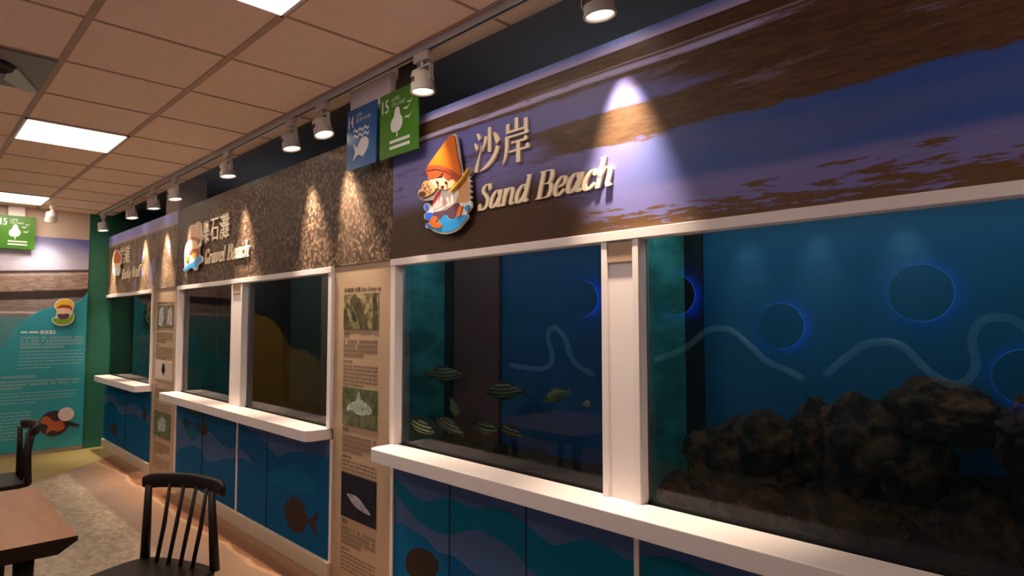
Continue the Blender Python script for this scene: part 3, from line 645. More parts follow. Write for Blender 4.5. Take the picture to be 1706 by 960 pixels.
def cabinet(a, b, arts, seams, label):
    mb = MB(); mb.box(a, b, 0.0, 0.0105, 0.10, 0.806, 0)
    for i, (m, pts) in enumerate(arts): mb.flat([(max(a, min(b, p[0])), max(0.10, min(0.806, p[1]))) for p in pts], -0.0004*(i+1), 'xz', m)
    for s in seams: mb.box(s-0.002, s+0.002, -0.005, 0, 0.10, 0.806, 5)
    return tag(mb.build('cabinet_panel', M_cab), label, 'cabinet panel')
def strip(top, low): return crom(top, 5)+crom(low[::-1], 5)
def fish2d(cx, cz, L, H, ang=0.0):
    p = crom([(.5,0),(.42,.28),(.2,.46),(-.02,.40),(-.18,.12),(-.26,.07),(-.5,.36),(-.44,0),(-.5,-.34),(-.26,-.06),(-.16,-.16),(.0,-.42),(.22,-.44),(.42,-.24)], 4, True); c, s = math.cos(ang), math.sin(ang)
    return [(cx+(x*c-y*s)*L, cz+(x*s+y*c)*H) for x, y in p]
T1top = [(-2.79,.70),(-2.55,.632),(-2.37,.682),(-2.17,.679),(-1.98,.709),(-1.83,.673),(-1.69,.631),(-1.555,.684),(-1.437,.69),(-1.345,.666),(-1.30,.68)]
T1low = [(-2.79,.63),(-2.565,.527),(-2.367,.513),(-2.158,.581),(-1.955,.566),(-1.808,.50),(-1.60,.46),(-1.45,.50),(-1.30,.49)]
art1 = [(2, [(-2.79,.806),(-1.30,.806),(-1.30,.44),(-1.9,.42),(-2.15,.39),(-2.3,.43),(-2.5,.41),(-2.79,.34)]), (1, strip(T1top, T1low)),
        (3, crom([(-2.79,.45),(-2.6,.47),(-2.45,.43),(-2.33,.34),(-2.2,.22),(-2.2,.10),(-2.79,.10)], 4, True)), (4, fish2d(-2.52, .30, .32, .22, 2.2))]
cabinet(-2.79, -1.312, art1, (-2.335, -1.84), 'blue wave cabinet panel under the nearest left tank')
T1b = [(-1.29,.69),(-1.174,.717),(-1.03,.699),(-.85,.62),(-.7,.60),(-.5,.66),(-.3,.68),(-.1,.62),(.10,.64)]
cabinet(-1.288, 0.11, [(2, [(-1.288,.806),(.11,.806),(.11,.5),(-1.288,.5)]), (1, strip(T1b, [(x, z-.16) for x, z in T1b]))], (-0.8, -0.34), 'blue wave cabinet panel under the nearest right tank')
art2 = [(2, strip([(-6.27,.70),(-5.96,.532),(-5.769,.524),(-5.506,.618),(-5.251,.561),(-5.015,.535),(-4.87,.58)], [(-6.27,.345),(-5.856,.441),(-5.625,.434),(-5.445,.37),(-5.162,.428),(-4.87,.487)])),
        (1, strip([(-6.0,.56),(-5.85,.60),(-5.7,.57)], [(-6.0,.55),(-5.85,.48),(-5.7,.55)])), (4, fish2d(-5.98,.62,.18,.09,PI)), (4, fish2d(-5.62,.615,.30,.12)), (4, fish2d(-5.75,.74,.30,.07,PI)), (4, fish2d(-5.3,.77,.24,.05,0))]
cabinet(-6.27, -4.862, art2, (-5.6,), 'blue wave cabinet panel under the left gravel tank with small dark fish')
art3 = [(2, [(-4.84,.806),(-3.45,.806),(-3.45,.70),(-3.76,.69),(-3.97,.66),(-4.161,.594),(-4.342,.656),(-4.535,.709),(-4.737,.74),(-4.84,.73)]),
        (3, crom([(-4.35,.44),(-4.184,.50),(-4.019,.567),(-3.835,.60),(-3.683,.55),(-3.6,.47),(-3.9,.42),(-4.2,.42)], 4, True)), (2, strip([(-4.84,.56),(-4.7,.56),(-4.55,.48)], [(-4.84,.49),(-4.7,.50),(-4.55,.478)])),
        (4, fish2d(-3.82,.28,.46,.24,PI-0.0))]
cabinet(-4.84, -3.452, art3, (-4.33,), 'blue wave cabinet panel under the right gravel tank with a large dark fish')
art4 = [(2, strip([(-9.0,.60),(-8.6,.66),(-8.2,.55),(-7.7,.62),(-7.1,.56)], [(-9.0,.5),(-8.6,.56),(-8.2,.47),(-7.7,.52),(-7.1,.48)])), (4, fish2d(-8.55,.265,.44,.15,0.1)), (4, fish2d(-7.30,.55,.16,.14,0.3))]
cabinet(-8.99, -7.08, art4, (-8.0,), 'blue wave cabinet panel under the far tank')
strips = MB()
for a, b in ((-2.815, -2.792), (-1.310, -1.290), (-6.30, -6.272), (-4.860, -4.842), (-3.450, -3.43)):
    struct(MB().box(a, b, -0.008, 0.012, 0.10, 0.806), 'trim_%d' % (2+[-2.815, -1.310, -6.30, -4.860, -3.450].index(a)), M_white)

# ---------------------------------------------------------------- information columns
def textlines(mb, a0, a1, z1, n, pitch, h, d, plane='xz', cjk=True, m=0, last=0.6):
    "small printed lines, too small to read: rows of character-size marks"
    for i in range(n):
        z = z1-i*pitch; a = a0; end = a0+(a1-a0)*(1 if i < n-1 else last)
        while a < end-h*0.4:
            wd = h*0.86 if cjk else h*random.choice((1.2, 2.0, 2.8, 3.4)); wd = min(wd, end-a)
            if cjk and random.random() < 0.05: a += h; continue
            if cjk:
                hh = h
                for r in ((0, .22), (.38, .58), (.76, 1.0)): mb.flat([(a, z-hh*r[1]), (a+wd, z-hh*r[1]), (a+wd, z-hh*r[0]), (a, z-hh*r[0])], d, plane, m)
                q = a+wd*random.uniform(.2, .6); mb.flat([(q, z-hh), (q+wd*.25, z-hh), (q+wd*.25, z), (q, z)], d-(0.0002 if plane == 'xz' else -0.0002), plane, m)
                a += h
            else:
                mb.flat([(a, z-h*.8), (a+wd, z-h*.8), (a+wd, z-h*.15), (a, z-h*.15)], d, plane, m); a += wd+h*0.5
P_bg = lambda name, c1, c2, s: mat(name, (0,0,0), 0.4, fn=lambda: mix(sst(noi(vec(*pos()), s, 6, 0.7), 0.35, 0.65), c1, c2))
def photo(o, a, b, z0, z1, bg, shapes, d=-0.002):
    mb = MB(); mb.box(a, b, d-0.001, 0.0, z0, z1, 0)
    for i, (m, pts) in enumerate(shapes): mb.flat([(a+(b-a)*u, z0+(z1-z0)*v) for u, v in pts], d-0.0014-0.0003*i, 'xz', m)
    return mb
Q_moss, Q_dark, Q_grey, Q_lil = P_bg('mossy_print', (0.05, 0.04, 0.02), (0.34, 0.28, 0.14), 24), mat('night_print', (0.012, 0.012, 0.022), 0.5, spec=0.08), P_bg('silver_fish_print', (0.16, 0.20, 0.17), (0.42, 0.48, 0.42), 30), P_bg('lilac_print', (0.2, 0.17, 0.24), (0.42, 0.36, 0.42), 20)
Q_log, Q_green, Q_pale, Q_wtan = P_bg('log_print', (0.02, 0.018, 0.012), (0.10, 0.08, 0.04), 14), P_bg('green_print', (0.03, 0.04, 0.02), (0.14, 0.15, 0.07), 16), mat('pale_print', (0.5, 0.5, 0.5), 0.4), mat('tan_print', (0.56, 0.44, 0.38), 0.4)
FP = crom([(.15,.5),(.3,.62),(.55,.72),(.75,.62),(.88,.45),(.72,.35),(.45,.32),(.28,.42),(.14,.34)], 4, True)
def column(a, b, label, far=False):
    o = empty('information_column', ((a+b)/2, 0.0, 0.0), label, 'information panel')
    MB().box(a, b, 0.0, 0.012, 0.0, 1.83).build('board', M_tan, o)
    x0, x1 = a+0.11, b-0.14
    mb = MB(); text_into(mb, '生物放大鏡 Eco Close-up', x0, x1+0.02, 1.672, 1.70, -0.001, bold=0.0008); mb.build('heading', M_text, o, recalc=False)
    if not far:
        photo(o, x0, x1, 1.46, 1.66, None, [(1, [(.0,.0),(.25,.0),(.1,.5),(0,.6)]), (1, [(.3,1),(.5,.85),(.75,0),(.5,0),(.4,.4),(.2,.8)]), (1, [(.85,1),(.95,1),(.98,0),(.86,0)]), (1, [(.1,.8),(.3,.55),(.4,.3),(.32,.25),(.2,.55),(.05,.7)])]).build('photo_print', [Q_moss, Q_log], o)
        photo(o, x0, x1, 0.915, 1.13, None, [(1, FP), (1, [(.4,.7),(.5,.95),(.55,.72)])]).build('photo_print', [Q_green, Q_grey], o)
        photo(o, x0, x1, 0.40, 0.645, None, [(1, [(.18,.62)]+[(u*.8+.1, v*.7+.05) for u, v in crom([(.1,.7),(.45,.72),(.75,.5),(.95,.3),(.7,.3),(.4,.38),(.2,.55)], 4, True)])]).build('photo_print', [Q_dark, Q_lil], o)
    else:
        photo(o, x0, x1, 1.45, 1.665, None, [(1, [(.1,.1),(.35,.05),(.45,.5),(.35,.95),(.15,.8)]), (1, [(.6,.1),(.95,.1),(.9,.9),(.7,.8)])]).build('photo_print', [Q_green, Q_lil], o)
        photo(o, x0, x1, 0.95, 1.13, None, [(1, [(.5,.2),(.62,.5),(.55,.85),(.45,.85),(.38,.5)])]).build('photo_print', [Q_wtan, Q_dark], o)
        photo(o, x0, x1, 0.40, 0.64, None, [(1, [(.3,.2),(.7,.3),(.75,.7),(.5,.85),(.25,.6)])]).build('photo_print', [Q_green, Q_grey], o)
    for zt in (1.44, 0.90, 0.385):
        mb = MB(); textlines(mb, x0, x0+0.07, zt, 1, .03, .024, -0.001, last=1); textlines(mb, x0, x1, zt-.04, 4, .026, .019, -0.001)
        textlines(mb, x0, x0+0.10, zt-.155, 1, .02, .018, -0.001, cjk=False, last=1); textlines(mb, x0, x1, zt-.182, 6 if zt > 0.5 else 5, .0215, .014, -0.001, cjk=False)
        mb.build('text_block', M_body, o, recalc=False)
column(-3.43, -2.815, 'tan information column with fish photos between the near and middle tanks')
column(-7.07, -6.30, 'tan information column between the middle and far tanks', True)
column(0.12, 0.72, 'tan information column right of the nearest tanks')

# ---------------------------------------------------------------- aquariums
D = 0.335
def aquarium(a, b, left, back, label, lamp, lampcol, bed=0.83, right=None, reflection=None, dark=False, yb=None):
    "tank behind the window a..b: back wall, sides, bed, glass, corner posts, lamp"
    o = empty('aquarium', ((a+b)/2, 0.2, 0.80), label, 'aquarium')
    MB().box(a-0.02, b+0.02, D, D+0.012, 0.80, 1.90).build('back_panel', back, o)
    MB().box(a-0.032, a-0.02, 0.05, D+0.012, 0.80, 1.90).build('side_panel', left, o)
    MB().box(b+0.02, b+0.032, 0.05, D+0.012, 0.80, 1.90).build('side_panel', right or left, o)
    MB().box(a-0.02, a+0.055, D-0.012, D, 0.80, 1.90).build('corner_post', M_black, o)
    MB().box(b-0.02, b+0.02, D-0.012, D, 0.80, 1.90).build('corner_post', M_black, o)
    MB().box(a-0.032, b+0.032, 0.05, D+0.012, 0.79, 0.80).build('base', M_black, o)
    MB().box(a-0.032, b+0.032, 0.05, D+0.012, 1.90, 1.91).build('lid', M_black, o)
    if reflection: MB().box(reflection[0], reflection[1], D-0.02, D-0.001, 0.80, 1.90).build('reflection_panel', M_brownp, o)  # brown panel stands in for a door reflected in the glass
    g = MB(); nx, ny = 40, 8
    vs = [(a-0.02+(b-a+0.04)*i/nx, 0.05+(D-0.05)*j/ny, bed+0.05*j/ny+0.02*mnoise.noise(Vector((a+i*0.3, j*0.5, 1)))) for j in range(ny+1) for i in range(nx+1)]
    g.add(vs, [(j*(nx+1)+i, j*(nx+1)+i+1, (j+1)*(nx+1)+i+1, (j+1)*(nx+1)+i) for j in range(ny) for i in range(nx)]); g.build('gravel_bed', M_bed, o, smooth=True, recalc=False)
    gl = MB(); gl.box(a, b, 0.030, 0.042, 0.84, 1.80); gl.m = [1, 1, 0, 1, 1, 1]
    gl.build('front_glass', [M_glass, M_clear], o)
    MB().box(a, b, 0.028, 0.044, 0.84, 0.885 if False else 0.880).build('glass_seal', M_black, o)
    L = bpy.data.lights.new('tank_lamp', 'AREA'); L.shape = 'RECTANGLE'; L.size = b-a; L.size_y = 0.06; L.energy = lamp*(b-a); L.color = lampcol
    lo = bpy.data.objects.new('tank_lamp', L); C.objects.link(lo); lo.parent = o; lo.location = Vector(((a+b)/2, 0.12, 1.885))-Vector(o['_o']); lo.rotation_euler = (math.radians(12), 0, 0)
    return o
aquarium(-2.773, -1.435, M_teal, M_back2, 'nearest left aquarium with small striped fish and deep blue back', TANK_W*0.8, (0.8, 0.9, 1.0), reflection=(-2.70, -2.34))
aquarium(-1.272, 0.078, M_teal, M_back, 'nearest right aquarium with brown rocks and blue back', TANK_W*1.1, (0.95, 0.92, 0.9))
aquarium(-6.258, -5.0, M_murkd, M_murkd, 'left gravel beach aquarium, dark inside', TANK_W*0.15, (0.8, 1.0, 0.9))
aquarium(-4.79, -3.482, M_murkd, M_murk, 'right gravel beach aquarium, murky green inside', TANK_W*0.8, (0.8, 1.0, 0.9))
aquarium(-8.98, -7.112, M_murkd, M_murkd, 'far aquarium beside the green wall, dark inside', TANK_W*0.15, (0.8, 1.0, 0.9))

# rocks
def rock(cx, cz, rx, rz, cy, ry, seed, label, ang=0.0):
    b = bmesh.new(); bmesh.ops.create_icosphere(b, subdivisions=5, radius=1.0)
    sd = Vector((seed*7.3, seed*3.1, seed*1.7)); c, s = math.cos(ang), math.sin(ang)
    for v in b.verts:
        p = v.co.copy(); d = 1.03+0.30*mnoise.noise(p*1.5+sd)+0.17*mnoise.noise(p*3.2+sd)+0.10*mnoise.noise(p*7+sd)+0.05*mnoise.noise(p*15+sd)+0.025*mnoise.noise(p*31+sd)
        q = Vector((p.x*rx, p.y*ry, p.z*rz))*d; v.co = (q.x*c-q.z*s, q.y, q.x*s+q.z*c)
    me = bpy.data.meshes.new('reef_rock'); b.to_mesh(me); b.free(); me.shade_smooth(); me.materials.append(M_rock)
    o = bpy.data.objects.new('reef_rock', me); C.objects.link(o); o.location = (cx, cy, cz); return tag(o, label, 'rock', 'reef rocks in the nearest right aquarium')
YR = 0.195
def rp(x, y): p = at(x, y, YR); return p.x, p.z
def rk(x0, x1, y0, y1, seed, label, ang=0.0, ry=0.12, cy=YR):
    ax, az = rp(x0, (y0+y1)/2); bx, bz = rp(x1, (y0+y1)/2); cx = (ax+bx)/2; tz = rp((x0+x1)/2, y0)[1]; lz = rp((x0+x1)/2, y1)[1]
    rock(cx, (tz+lz)/2, abs(bx-ax)/2*0.98, abs(tz-lz)/2*0.98, cy, ry, seed, label, ang)
rk(1150, 1310, 706, 820, 1, 'low brown rock at the left end of the reef')
rk(1310, 1412, 676, 800, 2, 'dark rounded rock behind the left rocks of the reef', cy=0.22, ry=0.10)
rk(1225, 1345, 690, 800, 3, 'small knobbly rock between the low left rock and the dark rounded rock')
rk(1370, 1530, 668, 850, 4, 'large brown rock in the middle of the reef', cy=0.18)
rk(1488, 1668, 640, 745, 5, 'tall slanted rock forming the top of the reef arch', ang=-0.22, ry=0.11)
rk(1465, 1592, 720, 860, 6, 'brown rock left of the hole in the reef')
rk(1655, 1790, 668, 800, 7, 'dark rock right of the hole in the reef')
rk(1540, 1720, 798, 920, 8, 'dark rock below the hole in the reef')
rk(1190, 1330, 795, 880, 9, 'dark rock at the bottom left of the reef', ry=0.10)
rk(1330, 1500, 800, 920, 10, 'dark rock at the bottom middle of the reef', ry=0.10)
rk(1080, 1180, 790, 850, 11, 'small dark rock by the left glass corner of the nearest right aquarium', ry=0.08)
rk(1660, 1830, 790, 960, 12, 'large dark rock at the bottom right of the reef')

# fish
M_fy = mat('yellow_stripe_fish', (0,0,0), 0.3, fn=lambda: (lambda x, y, z: mix(sst(X.m('SINE', (z-x*x*1.2)*360.0+x*6), -0.1, 0.4), (0.24, 0.20, 0.06), (0.02, 0.02, 0.012)))(*lpos()))
M_fin = mat('olive_fin', (0.06, 0.055, 0.025), 0.4); M_fdk = mat('dark_fish', (0.035, 0.03, 0.025), 0.4); M_fyel = mat('plain_yellow_fish', (0.24, 0.23, 0.06), 0.4); M_fpk = mat('pale_pink_fish', (0.5, 0.32, 0.25), 0.4)
M_fsil = mat('silver_striped_fish', (0,0,0), 0.22, fn=lambda: (lambda x, y, z: mix(sst(X.m('SINE', (z-x*x*1.2)*360.0+x*6), -0.1, 0.4), (0.75, 0.62, 0.28), (0.03, 0.03, 0.02)))(*lpos()))
M_eye = mat('fish_eye', (0.01, 0.01, 0.01), 0.1)
def fish(px, py, Y, L, H, yaw, pitch, m, label, fin=None):
    p = at(px, py, Y); o = empty('fish', p, label, 'fish', 'fish in the nearest left aquarium'); o['_o'] = (0, 0, 0)
    o.rotation_euler = (0, pitch, yaw); fin = fin or M_fin
    prof = [(.50, .02), (.46, .10), (.38, .24), (.26, .38), (.10, .47), (-.06, .44), (-.22, .30), (-.34, .16), (-.40, .11)]
    mb = MB(); n = 14; vs = []
    for u, h in prof:
        for j in range(n):
            a = 2*PI*j/n; vs.append((u*L, math.cos(a)*h*H*0.42, math.sin(a)*h*H*(1.0 if math.sin(a) > 0 else .92)-0.02*H*(u > .3)))
    k = len(prof); mb.add(vs, [(i*n+j, i*n+(j+1) % n, (i+1)*n+(j+1) % n, (i+1)*n+j) for i in range(k-1) for j in range(n)]+[list(range(n)), list(range((k-1)*n, k*n))])
    mb.build('body', m, o, smooth=True)
    MB().prism([(-.38*L, .09*H), (-.52*L, .34*H), (-.47*L, 0), (-.52*L, -.32*H), (-.38*L, -.09*H)], -0.0015, 0.0015).build('tail_fin', fin, o)
    MB().prism([(.16*L, .40*H), (.06*L, .62*H), (-.10*L, .56*H), (-.28*L, .32*H), (-.24*L, .22*H), (0, .40*H)], -0.0012, 0.0012).build('dorsal_fin', fin, o)
    MB().prism([(.06*L, -.38*H), (-.04*L, -.60*H), (-.12*L, -.36*H)], -0.0012, 0.0012).build('pelvic_fin', fin, o)
    e = MB()
    for s in (-1, 1): e.lathe([(.004, -.002), (.006, 0), (.004, .002)], (.37*L, s*.085*H, .06*H), 8, M=Matrix.Rotation(PI/2, 3, 'X'))
    e.build('eye', M_eye, o)
fish(738, 625, .20, .24, .085, PI+0.35+PI, -0.05, M_fy, 'striped fish in front of the black corner post, upper left')
fish(842, 653, .16, .24, .085, PI+0.15, 0.08, M_fy, 'striped fish swimming left in the middle of the tank')
fish(928, 660, .20, .13, .060, PI+0.5, 0.35, M_fyel, 'plain yellowish fish at the right of the tank', M_fyel)
fish(978, 674, .22, .05, .030, 0.4, 0.0, M_fpk, 'tiny pale pink fish near the right window edge', M_fpk)
fish(700, 711, .12, .20, .075, 0.25, 0.25, M_fsil, 'bright silver and gold striped fish at the lower left')
fish(750, 711, .15, .20, .075, PI+0.2, -0.35, M_fy, 'striped fish beside the bright silver fish near the bottom')
fish(757, 680, .18, .12, .050, 0.6, 1.2, M_fyel, 'slim yellowish fish pointing down above the bottom fish')
fish(812, 714, .14, .14, .065, PI+0.2, -0.1, M_fy, 'striped fish low in front of the brown stand-in panel')
fish(852, 720, .18, .16, .060, PI+0.1, -0.2, M_fy, 'dim striped fish low in the middle of the tank, half over the blue back')
fish(676, 597, .24, .13, .050, 0.9, 0.0, M_fdk, 'dark brownish fish at the left glass edge')
fish(702, 660, .26, .28, .060, 0.5, 0.0, M_fdk, 'long dark fish before the teal side panel', M_fdk)
fish(695, 618, .27, .12, .060, 0.6, 0.6, M_fdk, 'small dark fish before the teal side panel', M_fdk)

# ---------------------------------------------------------------- end wall
o = empty('photo_poster', (XE+0.01, -0.84, 0.05), 'tall shore photo poster on the end wall', 'poster')
MB().box(XE+0.002, XE+0.012, -1.47, -0.215, 0.05, 2.486).build('print', M_shore, o)
wv = [(-1.47, .80), (-1.434, .813), (-1.38, .95), (-1.27, 1.06), (-1.15, 1.09), (-1.05, 1.13), (-.95, 1.30), (-.86, 1.45), (-.74, 1.58), (-.63, 1.65), (-.52, 1.685), (-.42, 1.70), (-.33, 1.735), (-.27, 1.78), (-.217, 1.86)]
wave = MB().prism([(-1.47, .05)]+crom(wv, 5)+[(-.217, .05)], XE+0.012, XE+0.038, 'yz').build('wave_board', M_turq, o, bevel=0.006)
mb = MB(); textlines(mb, -.84, -.62, 1.40, 1, .04, .030, XE+0.0388, 'yz', cjk=False, last=1); textlines(mb, -.66, -.52, 1.405, 1, .05, .040, XE+0.0388, 'yz', last=1); mb.build('heading', M_wtext, wave, origin=Vector(o['_o']), recalc=False)
mb = MB(); textlines(mb, -.84, -.24, 1.335, 4, .036, .024, XE+0.0388, 'yz', last=.7); textlines(mb, -.85, -.24, 1.175, 6, .037, .016, XE+0.0388, 'yz', cjk=False, last=.5)
textlines(mb, -1.05, -.68, .90, 1, .04, .026, XE+0.0388, 'yz', last=1); textlines(mb, -1.05, -.26, .845, 3, .036, .022, XE+0.0388, 'yz', last=.3); textlines(mb, -1.05, -.3, .71, 4, .036, .014, XE+0.0388, 'yz', cjk=False, last=.5)
textlines(mb, -1.05, -.72, .50, 9, .036, .018, XE+0.0388, 'yz', cjk=False, last=.6)
mb.build('text_block', M_ptext, wave, origin=Vector(o['_o']), recalc=False)
circ = lambda cy, cz, r, n=28, k=1.0: [(cy+r*math.cos(2*PI*i/n), cz+r*k*math.sin(2*PI*i/n)) for i in range(n)]
K_bug, K_bug2, K_wing = col('beetle_dark', 55, 40, 45), col('beetle_orange', 190, 95, 60), col('shell_white', 225, 205, 205)
cut2 = empty('cutout_creature', (XE+0.05, -0.5, 0.19), 'round dark and orange creature with white ball at the end wall foot', 'cut-out figure')
MB().prism(circ(-.50, .335, .145), XE+0.039, XE+0.050, 'yz').build('body', K_bug, cut2)
MB().prism(crom([(-.64,.36),(-.58,.43),(-.50,.36),(-.43,.36),(-.40,.28),(-.46,.24),(-.52,.26),(-.58,.22),(-.56,.32)], 4, True), XE+0.050, XE+0.0515, 'yz').build('marking', K_bug2, cut2)
MB().prism(circ(-.39, .43, .078), XE+0.050, XE+0.058, 'yz').build('white_ball', K_wing, cut2)
MB().prism([(-.36,.34),(-.26,.30),(-.25,.285),(-.29,.275),(-.38,.30)], XE+0.039, XE+0.049, 'yz').build('claw', K_bug, cut2)
# boy in a boat, cut out
E4 = lambda pts, n=3: [(lambda d: ((EYE+d*((XE+0.05-EYE.x)/d.x)).y, (EYE+d*((XE+0.05-EYE.x)/d.x)).z))(FW*F+RT*(x/4.363-853)+UPV*(480-340-y/4.363)) for x, y in crom(pts, n, True)]
outl = E4([(400,720),(440,690),(500,690),(535,720),(535,760),(525,790),(540,800),(535,840),(500,875),(440,885),(390,870),(375,835),(400,820),(410,780),(392,750)])
parts = [('boat', E4([(382,835),(410,830),(440,840),(490,835),(525,800),(535,805),(525,840),(495,868),(440,876),(395,862)]), K_grn), ('shirt', E4([(420,800),(500,800),(490,832),(450,840),(425,832)]), K_pur),
         ('face', E4([(410,750),(500,745),(505,785),(460,800),(420,795)]), K_skin), ('hair', E4([(410,760),(415,735),(520,740),(520,775),(500,760),(450,755)]), K_hair), ('cap', E4([(405,725),(440,697),(500,697),(528,725),(525,765),(500,735),(440,735),(415,755),(402,745)]), K_yel)]
cutout('cutout_child', 'cut-out cartoon child in a yellow cap sitting in a green boat on the end wall', outl, parts, 'yz', XE+0.065, 0.010)
# second poster of the end wall, with the yellow wave
o = empty('photo_poster', (XE+0.01, -2.1, 0.05), 'dark poster with a yellow wave on the end wall, left of the shore poster', 'poster')
MB().box(XE+0.002, XE+0.012, -2.76, -1.50, 0.05, 2.486).build('print', M_dusk, o)
yw = [(-2.76, .90), (-2.618, .992), (-2.481, 1.096), (-2.302, 1.128), (-2.171, 1.28), (-2.068, 1.448), (-1.932, 1.561), (-1.793, 1.60), (-1.646, 1.678), (-1.50, 1.80)]
MB().prism([(-2.76, .05)]+crom(yw, 5)+[(-1.50, .05)], XE+0.012, XE+0.038, 'yz').build('wave_board', M_yell, o, bevel=0.006)

# ---------------------------------------------------------------- opposite wall (seen in the glass)
def oppwave(x0, x1, base, pts, label):
    o = tag(MB().prism([(x0, base)]+crom(pts, 6)+[(x1, base)], YB+0.004, YB+0.04).build('wave_board', M_paleblue if False else mat('deep_blue_wave', (0.06, 0.20, 0.32), 0.4), bevel=0.010), label, 'wave board')
    MB().tube([(a, YB+0.042, b-0.02) for a, b in crom(pts, 6)], 0.032, 8).build('added_edge_glow', M_edge, o, origin=o.location.copy(), smooth=True)  # glowing tube added so the wave outline shows in the tank glass
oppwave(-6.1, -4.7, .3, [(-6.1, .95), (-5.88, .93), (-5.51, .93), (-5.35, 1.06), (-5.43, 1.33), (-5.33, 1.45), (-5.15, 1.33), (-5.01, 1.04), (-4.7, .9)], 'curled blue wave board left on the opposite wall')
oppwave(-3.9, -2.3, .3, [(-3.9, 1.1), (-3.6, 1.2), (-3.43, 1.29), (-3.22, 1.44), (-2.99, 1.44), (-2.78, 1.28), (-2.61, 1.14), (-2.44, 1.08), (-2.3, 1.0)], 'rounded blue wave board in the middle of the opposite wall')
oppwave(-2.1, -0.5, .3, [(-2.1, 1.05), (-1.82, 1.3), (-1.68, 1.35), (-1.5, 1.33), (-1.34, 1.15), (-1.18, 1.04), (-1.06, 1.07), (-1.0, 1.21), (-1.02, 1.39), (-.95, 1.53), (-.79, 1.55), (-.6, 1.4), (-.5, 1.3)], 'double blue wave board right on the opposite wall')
for x, z, r, lb in ((-2.47, 1.466, .21, 'lowest'), (-1.343, 1.737, .23, 'second from the right'), (-3.56, 1.785, .21, 'third from the right'), (-4.82, 1.78, .21, 'leftmost'), (-0.70, 1.10, .2, 'rightmost')):
    o = empty('halo_disc', (x, YB+0.05, z), 'dark round disc with blue halo on the opposite wall, '+lb, 'wall disc', 'halo discs on the opposite wall')
    R90 = Matrix.Rotation(PI/2, 3, 'X')
    MB().lathe([(r, 0), (r, -.012), (0.001, -.012)], (x, YB+0.080, z), 40, M=R90).build('disc', M_disc, o)
    MB().lathe([(r*1.02, 0), (r*1.02, -.006), (r*.9, -.006), (r*.9, 0)], (x, YB+0.074, z), 40, M=R90).build('halo_ring', M_halo, o)
    MB().lathe([(.03, 0), (.03, -.074), (0.001, -.074)], (x, YB, z), 12, M=R90).build('stud', M_disc, o)

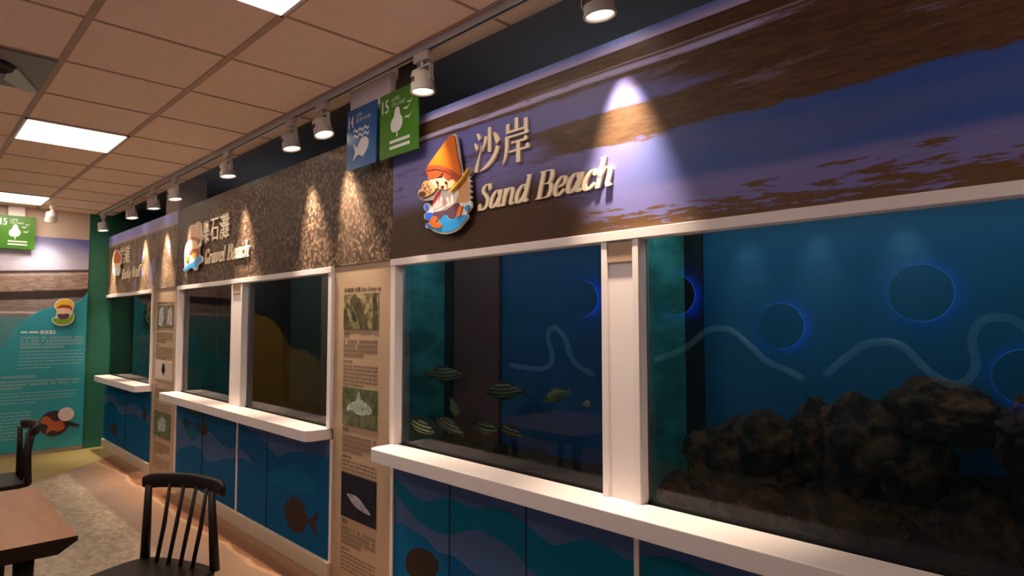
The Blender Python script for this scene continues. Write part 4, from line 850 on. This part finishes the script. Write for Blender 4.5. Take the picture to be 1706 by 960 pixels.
# ---------------------------------------------------------------- furniture
def chair():
    o = empty('dining_chair', (0, 0, 0), '', 'chair', None); o['_o'] = (0, 0, 0)
    # seat faces +Y locally; back at y = 0
    st = crom([(-.17, -.015), (0, -.035), (.17, -.015), (.225, .06), (.235, .25), (.21, .38), (0, .405), (-.21, .38), (-.235, .25), (-.225, .06)], 5, True)
    MB().prism(st, .425, .455, 'xy').build('seat', M_chair, o, bevel=0.008)
    for sx, (tx, ty) in ((-1, (-.182, .012)), (1, (.182, .012))):
        MB().tube([(sx*.202, .004, .45), (sx*.192, .008, .61), (tx, ty, .775)], [.021, .018, .0145], 12).build('back_post', M_chair, o, smooth=True)
    for i, x in enumerate((-.105, -.035, .035, .105)):
        MB().tube([(x*.98, .030, .45), (x*1.0, -.008, .61), (x*1.02, -.050+abs(x)*.16, .775)], [.0085, .0095, .007], 10).build('spindle', M_chair, o, smooth=True)
    path = crom([(-.232, -.005, .782), (-.16, -.038, .787), (0, -.063, .790), (.16, -.038, .787), (.232, -.005, .782)], 6); k = len(path)
    rl = MB(); vs = []; n = 12
    for i, p in enumerate(path):
        e = min(i, k-1-i); s = .75+.25*min(1, e/3)
        for j in range(n):
            a = 2*PI*j/n; cu = math.copysign(abs(math.cos(a))**.7, math.cos(a)); su = math.copysign(abs(math.sin(a))**.7, math.sin(a))
            vs.append((p[0], p[1]+cu*.015*s, p[2]+su*.033*s))
    rl.add(vs, [(i*n+j, i*n+(j+1) % n, (i+1)*n+(j+1) % n, (i+1)*n+j) for i in range(k-1) for j in range(n)]+[list(range(n)), list(range((k-1)*n, k*n))]); rl.build('top_rail', M_chair, o, smooth=True)
    for x, y in ((-.17, .05), (.17, .05), (-.17, .33), (.17, .33)):
        MB().tube([(x, y, .43), (x*1.12, y+(-.03 if y < .2 else .03), .22), (x*1.25, y+(-.06 if y < .2 else .05), 0)], [.015, .018, .011], 12).build('leg', M_chair, o, smooth=True)
    MB().tube([(-.19, .02, .22), (-.19, .36, .22)], .009, 8).tube([(.19, .02, .22), (.19, .36, .22)], .009, 8).tube([(-.19, .19, .22), (.19, .19, .22)], .009, 8).build('stretcher', M_chair, o, smooth=True)
    return o
ch = chair(); ch.location = (-3.025, -.945, 0); ch.rotation_euler = (0, 0, math.radians(180+25)); ch['label'] = 'dark spindle-back wooden chair nearest the camera, right of the table'; ch['group'] = 'dark spindle-back chairs'
c2 = copy_tree(ch); c2.location = (-5.42, -1.20, 0); c2.rotation_euler = (0, 0, math.radians(180)); c2['label'] = 'dark spindle-back wooden chair beyond the table at the left edge'
o = empty('dining_table', (-3.23, -1.85, 0), 'brown wooden table with dark underside at the lower left', 'table')
tx0, tx1, ty0, ty1 = -3.72, -2.765, -2.30, -1.37
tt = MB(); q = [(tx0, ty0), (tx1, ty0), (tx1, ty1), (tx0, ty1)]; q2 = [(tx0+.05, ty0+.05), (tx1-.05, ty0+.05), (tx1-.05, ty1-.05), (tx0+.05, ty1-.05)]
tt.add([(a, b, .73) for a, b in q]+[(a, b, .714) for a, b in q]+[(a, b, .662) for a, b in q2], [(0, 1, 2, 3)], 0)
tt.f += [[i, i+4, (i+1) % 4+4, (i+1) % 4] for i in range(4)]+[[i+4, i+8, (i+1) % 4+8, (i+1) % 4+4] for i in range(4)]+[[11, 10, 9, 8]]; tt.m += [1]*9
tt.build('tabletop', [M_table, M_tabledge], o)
for x in (tx0+.10, tx1-.12):
    for y in (ty0+.12, ty1-.14): MB().tube([(x, y, .662), (x, y, 0)], [.032, .022], 14).build('leg', M_chair, o, smooth=True)
for ob in bpy.data.objects:
    if '_o' in ob: del ob['_o']
